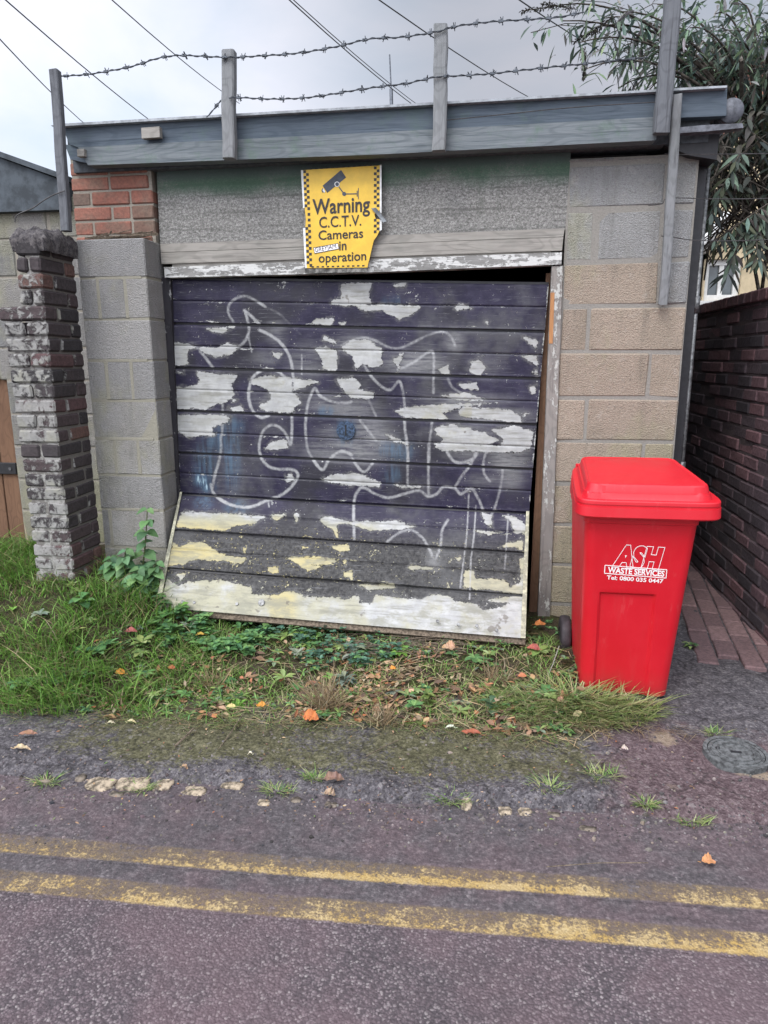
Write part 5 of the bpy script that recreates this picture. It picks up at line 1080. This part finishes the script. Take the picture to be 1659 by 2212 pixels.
# nettle-like weed against the left pier
def weed(name, lab, base, stems, cols, leafL, leafW, cat='weed'):
    t = thing(name, lab, cat, base); ms = MB(); ml = MB()
    for (tip, bend) in stems:
        pp = [Vector(base).lerp(Vector(tip), k/8)+Vector(bend)*math.sin(pi*k/8) for k in range(9)]; ms.tube(pp, [.006-.0004*k for k in range(9)], 5, col=(.10, .13, .05))
        for k in range(2, 9):
            a0 = k*1.57+random.uniform(-.3, .3)
            for q in (0, pi, 1.2): d = Vector((cos(a0+q), sin(a0+q)-.35, random.uniform(.0, .35))); s = (1.15-.08*k)*random.uniform(.75, 1.1); ml.leaf(pp[k], d, (0, -.5, 1), leafL*s, leafW*s, rcol(random.choice(cols)), .55, .18, (.85, 1.0, .6))
    ms.build('stem', 'foliage', t); ml.build('leaves', 'foliage', t)
b0 = Vector((-1.93, 3.44, .22))
weed('nettle', 'tall broad leaved green weed growing against the left block pier', b0, [(P(318, 1100, 3.42), (.02, -.02, 0)), (P(272, 1190, 3.36), (-.03, -.02, 0)), (P(240, 1205, 3.38), (-.04, -.03, .02)), (P(300, 1230, 3.33), (0, -.05, 0)), (P(338, 1215, 3.38), (.02, -.02, 0))], [(.085, .18, .075), (.11, .22, .095), (.07, .15, .075), (.14, .26, .11)], .115, .082)
def rose_plant(name, lab, px, py, n, L, W, cols, up=.6, z=.03, hgt=0):
    p = G(px, py, z); p.z = max(GH(p.x, p.y), .005)+.005; mb = MB()
    for k in range(n):
        a = k*2.4+random.uniform(-.3, .3); d = Vector((cos(a), sin(a), up*random.uniform(.4, 1.3))); q = p+Vector((0, 0, hgt*random.random())); mb.leaf(q, d, (0, 0, 1), L*random.uniform(.65, 1.1), W*random.uniform(.75, 1.1), rcol(random.choice(cols)), .5, .2)
    tag(mb.build(name, 'foliage', origin=p), lab, 'weed')
GRY = [(.16, .20, .15), (.22, .255, .19), (.12, .16, .12)]
rose_plant('silvery_weed', 'silver grey weed standing left of the blackened patch on the verge', 765, 1425, 16, .085, .028, GRY, 1.2, .06, .06); rose_plant('silvery_weed', 'sprawling pale grey weed beside the tall dead grass tuft', 745, 1480, 26, .075, .024, GRY, .7, .04, .05); rose_plant('dock', 'green dock rosette below the dead leaves left of the verge centre', 480, 1475, 14, .085, .035, DKG+GREENS[:1], .6)
rose_plant('sow_thistle', 'yellow green bushy weed left of the grass tussock', 925, 1530, 40, .05, .024, [(.17, .22, .06), (.13, .19, .05), (.22, .26, .09)], 1.0, .02, .07); rose_plant('nettle_seedling', 'small blue green leafy weed standing on the verge edge beside the tussock', 1058, 1545, 12, .055, .034, [(.07, .14, .07), (.10, .17, .09)], 1.2, .02, .06); rose_plant('dock', 'pale dock rosette at the front edge of the verge', 520, 1505, 12, .07, .026, OLIVE, .5)
rose_plant('nettle_seedling', 'broad leaved seedling in the long grass at the foot of the brick pier', 180, 1340, 12, .095, .055, DKG+GREENS[:1], .9, .2, .05); rose_plant('nettle_seedling', 'single leafy seedling left of the buff seed heads', 180, 1405, 8, .075, .05, DKG, .9, .15, .04); rose_plant('dock', 'dark green low rosette on the left grass bank', 110, 1450, 14, .10, .04, DKG, .7, .1); rose_plant('bramble', 'leafy sprig hanging under the left corner of the door', 395, 1345, 18, .06, .042, DKG+GREENS[:1], .6, .15, .08); rose_plant('bramble', 'leafy green sprig in front of the door bottom left of centre', 520, 1395, 22, .055, .04, DKG+GREENS, .8, .1, .06)
rose_plant('dock', 'flat grey green rosette right of the tall dead grass tuft', 850, 1500, 14, .07, .022, GRY+OLIVE[:1], .5); rose_plant('weed_sprig', 'small green weed beside the path behind the bin', 1490, 1405, 16, .05, .02, OLIVE+DKG, .8, .0, .03)
# fallen leaves one can tell apart
FL = [(672, 1558, .075, .058, (.46, .15, .05), 'large orange fallen leaf at the front edge of the verge'), (1018, 1586, .085, .026, (.34, .105, .06), 'long red brown fallen leaf lying on the moss below the verge'), (262, 1478, .055, .030, (.56, .24, .04), 'bright orange leaf on the grass left of the verge centre'), (372, 1470, .045, .026, (.40, .13, .06), 'red curled leaf right of the bright orange one'), (970, 1432, .062, .050, (.42, .27, .17), 'heart shaped tan leaf standing under the door bottom'), (1165, 1390, .06, .035, (.50, .19, .06), 'orange leaf beside the right foot of the door'), (1150, 1437, .065, .034, (.36, .10, .08), 'red leaf lying between the door and the bin'), (62, 1598, .075, .024, (.27, .14, .09), 'dark brown curled leaf on the pavement at the far left'), (50, 1628, .070, .022, (.46, .35, .22), 'buff split leaf nearest the left edge on the pavement'),
      (972, 1573, .042, .014, (.50, .52, .40), 'small pale green leaf at the verge edge left of the red brown one'), (545, 1412, .045, .02, (.46, .17, .07), 'orange leaf in the litter below the door bottom rail'), (400, 1668, .028, .016, (.40, .26, .16), 'tiny tan leaf lying above the row of setts'), (1531, 1858, .045, .032, (.46, .22, .10), 'orange brown leaf alone on the road at the right'), (722, 1695, .075, .045, (.20, .12, .09), 'curled dead brown leaf caught in the kerb at centre'), (712, 1712, .045, .035, (.34, .24, .17), 'paler leaf under the curled dead one in the kerb'), (1350, 1622, .028, .024, (.46, .38, .32), 'pale pinkish leaf at the front of the tussock'),
      (565, 1535, .045, .025, (.52, .24, .05), 'orange yellow leaf low on the verge left of the large orange one'), (285, 1560, .04, .014, (.52, .46, .26), 'pale yellow leaf at the verge edge on the left'), (240, 1562, .035, .012, (.50, .45, .30), 'cream sliver of leaf next to the pale yellow one'), (435, 1412, .05, .022, (.50, .33, .07), 'yellow leaf in the litter left of the door centre'), (290, 1425, .06, .03, (.33, .10, .09), 'dark red leaf on the left bank below the door corner'), (500, 1535, .045, .018, (.55, .46, .20), 'yellow cream leaf among the low rosettes'), (1165, 1577, .05, .030, (.30, .21, .16), 'brown leaf lodged in the front of the tussock'), (1210, 1530, .035, .03, (.30, .17, .11), 'brown leaf lodged in the middle of the tussock'), (700, 1425, .05, .015, (.44, .13, .12), 'pink red leaf above the silvery weed'), (850, 1470, .03, .022, (.58, .25, .05), 'small orange leaf on the dark patch left of the heart shaped one'), (540, 1640, .02, .011, (.62, .58, .45), 'tiny cream leaf on the mossy pavement'), (1010, 2225, .03, .012, (.4, .3, .15), '')]
for px, py, L, W, c, lab in FL:
    if not lab: continue
    p = G(px, py, .03 if py < 1580 else .02); p.z = max(GH(p.x, p.y), PZ(p.x, p.y), .002)+(.035 if py < 1560 else .012); rr = random.Random(px); a = rr.uniform(-.5, .5)+(0 if rr.random() < .5 else pi)
    mb = MB(); d = Vector((cos(a), sin(a)*.6, .08)); nrm = Vector((rr.gauss(0, .15), -.55 if py < 1560 else -.2, 1)); ax = d.normalized(); sd = ax.cross(nrm).normalized(); nu = 10; mid = []
    le, ri_ = [], []
    for k in range(nu+1):
        t = k/nu; w = W/2*(math.sin(pi*t**.8))**.75*(1+.16*rr.uniform(-1, 1)); cpos = p+ax*L*(t-.5)+nrm.normalized()*.010*math.sin(t*3+rr.random()); mid.append(mb.verts([cpos], col=rcol(c, .12))); le.append(mb.verts([cpos+sd*w+nrm.normalized()*w*rr.uniform(.1, .6)], col=rcol(c, .3))); ri_.append(mb.verts([cpos-sd*w+nrm.normalized()*w*rr.uniform(.1, .6)], col=rcol(c, .3)))
    for k in range(nu): mb.f += [(mid[k], mid[k+1], le[k+1], le[k]), (ri_[k], ri_[k+1], mid[k+1], mid[k])]
    mb.tube([p-ax*L*.5, p-ax*L*.72+Vector((0, 0, .004))], .0012, 4, col=rcol(c)); tag(mb.build('fallen_leaf', 'dead leaf', origin=p), lab, 'leaf', 'fallen leaves on the verge and pavement')
for (a, b, r, lab) in (((378, 1613), (418, 1580), .004, 'short dark stick on the moss below the verge'), ((472, 1620), (525, 1548), .0022, 'long thin stick pointing up to the verge'), ((1175, 1480), (1208, 1395), .0022, 'pale straw stalk leaning left of the bin'), ((860, 1600), (790, 1640), .002, 'thin stalk near the white scrape on the pavement'), ((1400, 1865), (1180, 1880), .0015, 'long dark twig on the road below the right setts'), ((300, 2340), (415, 2365), .0016, '')):
    if not lab: continue
    p, q = G(*a, .02), G(*b, .02); p.z = .022; q.z = max(GH(q.x, q.y), .012)+.02
    if 'straw' in lab: q = P(b[0], b[1], p.y+.03)
    mb = MB(); mb.tube([p, p.lerp(q, .5)+Vector((.006, .004, .004)), q], r, 5); tag(mb.build('stick', 'twig' if 'straw' not in lab else 'rail wood', origin=p), lab, 'stick')
mb = MB()
for _ in range(46):
    p = P(random.uniform(200, 330), random.uniform(490, 512), random.uniform(3.58, 3.70)); p.z = zl[0]+random.uniform(.002, .03); a = random.gauss(0, .5); d = Vector((cos(a), sin(a)*.4, random.uniform(-.06, .12))); mb.tube([p-d*.07, p, p+d*.07+Vector((0, 0, .006))], random.uniform(.0015, .004), 4)
tag(mb.build('twigs', 'twig', origin=(-2.0, 3.62, zl[0])), 'scatter of dry twigs lying on top of the left block pier', 'twigs')

# ------------------------------------------------------------------ the shrub and the ivy on the right
TG = [(.11, .155, .12), (.14, .20, .14), (.075, .11, .09), (.19, .26, .155), (.20, .19, .18)]
sh = thing('buddleia', 'tall buddleia with drooping narrow leaves hanging over the right end of the fascia', 'shrub', (2.35, 5.3, 0)); ml = MB(); mbk = MB(); mf = MB()
root = Vector((2.35, 5.3, 0)); fork = P(1648, 330, 5.0)
mbk.tube([root, Vector((2.38, 5.25, 1.2)), fork], [.07, .055, .045], 8)
TT = [(1262, 150, 4.3), (1207, 11, 4.3), (1290, 58, 4.4), (1335, 190, 4.5), (1215, 45, 4.3), (1250, 92, 4.3), (1300, 40, 4.6), (1345, 25, 4.4), (1395, 120, 4.7), (1375, 175, 4.8), (1490, 60, 4.6), (1545, 30, 4.9), (1590, 95, 4.7), (1650, 50, 4.6), (1520, 150, 4.8), (1430, 60, 5.0), (1655, 170, 4.6), (1560, 175, 4.9), (1600, 10, 5.0), (1420, 10, 4.8), (1640, 120, 5.2), (1470, 165, 5.0), (1620, 215, 4.7), (1700, 90, 4.6), (1720, 200, 4.8), (1530, 85, 5.3), (1410, 185, 5.3), (1345, 100, 5.0)]
for k, (px, py, y) in enumerate(TT):
    tip = P(px, py, y); m = fork.lerp(tip, .55)+Vector((0, 0, .35+.1*random.random())); pp = []
    for i in range(13): t = i/12; pp.append(fork*(1-t)**2+m*2*t*(1-t)+tip*t*t)
    mbk.tube(pp, [.010*(1-t/13)+.0022 for t in range(13)], 5)
    for i in range(5, 13):
        for q in range(5):
            a = random.uniform(0, 6.28); p = pp[i]+Vector((random.gauss(0, .07), random.gauss(0, .10), random.gauss(0, .07))); d = (pp[i]-pp[i-1]).normalized()*.7+Vector((cos(a), sin(a), random.uniform(-1.1, .25))); ml.leaf(p, d, (random.gauss(0, .4), random.gauss(0, .4), 1), random.uniform(.05, .115), random.uniform(.015, .027), rcol(random.choice(TG), .4), random.uniform(.1, .6), .3)
    # side twigs
    for s in range(3):
        i = random.randint(6, 11); p0 = pp[i]; e = p0+Vector((random.gauss(-.1, .12), random.gauss(0, .1), random.gauss(-.08, .1))); mbk.tube([p0, p0.lerp(e, .5)+Vector((0, 0, .02)), e], .0025, 4)
        for q in range(7): t = random.random(); p = p0.lerp(e, t); a = random.uniform(0, 6.28); ml.leaf(p, Vector((cos(a)*.8, sin(a), random.uniform(-1.2, .1))), (0, 0, 1), random.uniform(.05, .11), random.uniform(.013, .024), rcol(random.choice(TG), .3), .4, .3)
for a, b, y in (((1205, 12), (1128, 24), 4.3), ((1245, 20), (1170, 8), 4.3), ((1262, 105), (1262, 168), 4.3), ((1290, 60), (1240, 92), 4.4), ((1325, 35), (1280, 70), 4.4)):
    mf = MB(); p, q = P(*a, y), P(*b, y)
    for k in range(110): t = random.random(); c = p.lerp(q, t); r = .020*(1-.75*t); mf.leaf(c+Vector((random.gauss(0, r*.5), random.gauss(0, r*.5), random.gauss(0, r*.5))), (q-p).normalized()+Vector((random.gauss(0, .6), random.gauss(0, .6), random.gauss(0, .6))), (0, 0, 1), .018, .010, rcol((.09, .085, .075)), .2)
    mbk.tube([p, q], .003, 4); mf.build('flower_spike', 'foliage', sh)
for _ in range(110):                                        # inner mass of the crown
    px = random.uniform(1440, 1700); py = random.uniform(-30, 260)
    if fbm(px/100, py/100, 1.2, 21) < -.02: continue
    p = P(px, py, random.uniform(4.7, 5.8)); a = random.uniform(0, 6.28); ml.leaf(p, Vector((cos(a), sin(a), random.uniform(-1, .2))), (random.gauss(0, .5), 0, 1), random.uniform(.06, .13), random.uniform(.018, .03), rcol(random.choice(TG), .35), .4, .3)
mbk.build('branches', 'bark', sh, True); ml.build('crown', 'foliage', sh)
iv = thing('ivy', 'dark tangle of ivy hanging over the alley wall beside the corner of the garage', 'climber', (1.75, 4.9, 1.9)); ml = MB(); ms = MB()
IV = [(.028, .038, .028), (.040, .050, .036), (.020, .027, .022), (.075, .085, .05), (.06, .05, .04)]
for _ in range(3600):
    px = random.uniform(1515, 1740); py = random.uniform(215, 600); y = random.uniform(4.35, 5.6)
    lim = 490 if px > 1590 else 465
    if (px < 1592 and py > 452 and py < 545 and random.random() < .93) or py > lim+40*fbm(px/60, 3, 1, 22) or fbm(px/70, py/70, 1.0, 23) < -.30+(.32 if py > 420 else 0)+(.25 if px < 1545 else 0): continue
    p = P(px, py, y); a = random.uniform(0, 6.28); ml.leaf(p, Vector((cos(a), sin(a), random.uniform(-1.2, .2))), (random.gauss(0, .5), -.5, 1), random.uniform(.045, .10), random.uniform(.02, .036), rcol(random.choice(IV), .35), .4, .2, (.8, .95, .55))
for (a, b, c) in (((1640, 470), (1600, 500), (1572, 590)), ((1650, 480), (1625, 510), (1640, 560)), ((1659, 440), (1600, 480), (1545, 520)), ((1600, 330), (1560, 400), (1530, 480))):
    q0, q1, q2 = P(*a, 4.2), P(*b, 4.15), P(*c, 4.1); pp = [q0*(1-t)**2+q1*2*t*(1-t)+q2*t*t for t in np.linspace(0, 1, 9)]; ms.tube(pp, .004, 4)
    for p in pp:
        for q in range(5): a_ = random.uniform(0, 6.28); ml.leaf(p, Vector((cos(a_)*.7, sin(a_)*.5, random.uniform(-1.2, -.2))), (0, -1, .5), random.uniform(.06, .11), random.uniform(.016, .026), rcol(random.choice(IV+TG[:2]), .3), .3, .25)
for _ in range(130):
    p = P(random.uniform(1530, 1690), random.uniform(250, 380), random.uniform(4.4, 5.4)); ms.tube([p, p+Vector((random.gauss(.05, .15), random.gauss(0, .1), -.25)), p+Vector((random.gauss(.1, .25), random.gauss(0, .15), -.55))], .005, 4)
for _ in range(16): x_ = random.uniform(1.5, 2.2); ms.tube([(x_, random.uniform(4.4, 5.5), 1.8), (x_+random.gauss(0, .1), random.uniform(4.4, 5.5), 2.5), (x_+random.gauss(0, .15), random.uniform(4.4, 5.5), 3.1)], .012, 5)
ms.build('stems', 'bark', iv); ml.build('leaves', 'foliage', iv)

# ------------------------------------------------------------------ sky and light
w = bpy.data.worlds.new('World'); SC.world = w; w.use_nodes = True; t = w.node_tree; t.nodes.clear()
SUN_EL, SUN_AZ = radians(52), radians(205)                  # behind the camera and to its left, behind cloud
sky = t.nodes.new('ShaderNodeTexSky'); sky.sky_type = 'NISHITA'; sky.sun_disc = False; sky.sun_elevation = SUN_EL; sky.sun_rotation = SUN_AZ
tc = t.nodes.new('ShaderNodeTexCoord'); mp = t.nodes.new('ShaderNodeMapping'); mp.inputs['Scale'].default_value = (1.6, 1.6, 3.2); t.links.new(tc.outputs['Generated'], mp.inputs[0])
nz_ = t.nodes.new('ShaderNodeTexNoise'); nz_.inputs['Scale'].default_value = 1.7; nz_.inputs['Detail'].default_value = 6; nz_.inputs['Roughness'].default_value = .5; nz_.inputs['Distortion'].default_value = .4; t.links.new(mp.outputs[0], nz_.inputs[0])
cr_ = t.nodes.new('ShaderNodeValToRGB'); e = cr_.color_ramp.elements; e[0].position = .36; e[0].color = (3.3, 3.7, 4.3, 1); e[1].position = .64; e[1].color = (4.7, 4.65, 5.05, 1); t.links.new(nz_.outputs[0], cr_.inputs[0])
sdv = Vector((sin(SUN_AZ)*cos(SUN_EL), cos(SUN_AZ)*cos(SUN_EL), sin(SUN_EL)))
dp = t.nodes.new('ShaderNodeVectorMath'); dp.operation = 'DOT_PRODUCT'; t.links.new(tc.outputs['Generated'], dp.inputs[0]); dp.inputs[1].default_value = sdv
mr = t.nodes.new('ShaderNodeMapRange'); mr.interpolation_type = 'SMOOTHSTEP'; mr.inputs[1].default_value = .2; mr.inputs[2].default_value = 1; mr.inputs[3].default_value = 1.0; mr.inputs[4].default_value = 6.5; t.links.new(dp.outputs['Value'], mr.inputs[0])  # brighter cloud added around the sun, out of view, to light the facade
# cloud thins and brightens low on the left
d2 = t.nodes.new('ShaderNodeVectorMath'); d2.operation = 'DOT_PRODUCT'; t.links.new(tc.outputs['Generated'], d2.inputs[0]); d2.inputs[1].default_value = Vector((-.62, .76, .22)).normalized()
m2 = t.nodes.new('ShaderNodeMapRange'); m2.interpolation_type = 'SMOOTHSTEP'; m2.inputs[1].default_value = .80; m2.inputs[2].default_value = 1.0; m2.inputs[3].default_value = 1.0; m2.inputs[4].default_value = 2.0; t.links.new(d2.outputs['Value'], m2.inputs[0])
mu = t.nodes.new('ShaderNodeMath'); mu.operation = 'MULTIPLY'; t.links.new(mr.outputs[0], mu.inputs[0]); t.links.new(m2.outputs[0], mu.inputs[1])
vs_ = t.nodes.new('ShaderNodeVectorMath'); vs_.operation = 'SCALE'; t.links.new(cr_.outputs[0], vs_.inputs[0]); t.links.new(mu.outputs[0], vs_.inputs['Scale'])
mx = t.nodes.new('ShaderNodeMix'); mx.data_type = 'RGBA'; mx.inputs[0].default_value = .88; t.links.new(sky.outputs[0], mx.inputs[6]); t.links.new(vs_.outputs[0], mx.inputs[7])
bgn = t.nodes.new('ShaderNodeBackground'); bgn.inputs[1].default_value = .10; t.links.new(mx.outputs[2], bgn.inputs[0]); wo = t.nodes.new('ShaderNodeOutputWorld'); t.links.new(bgn.outputs[0], wo.inputs[0])
sl = bpy.data.lights.new('sun', 'SUN'); sl.energy = 1.5; sl.angle = radians(22); sl.color = (1, .965, .92); so = bpy.data.objects.new('sun', sl); COL.objects.link(so); so.location = (-3, -4, 8)
so.rotation_euler = (-sdv).to_track_quat('-Z', 'Y').to_euler()
SC.view_settings.view_transform = 'Standard'; SC.view_settings.look = 'None'; SC.view_settings.exposure = 0.40; SC.view_settings.gamma = 1
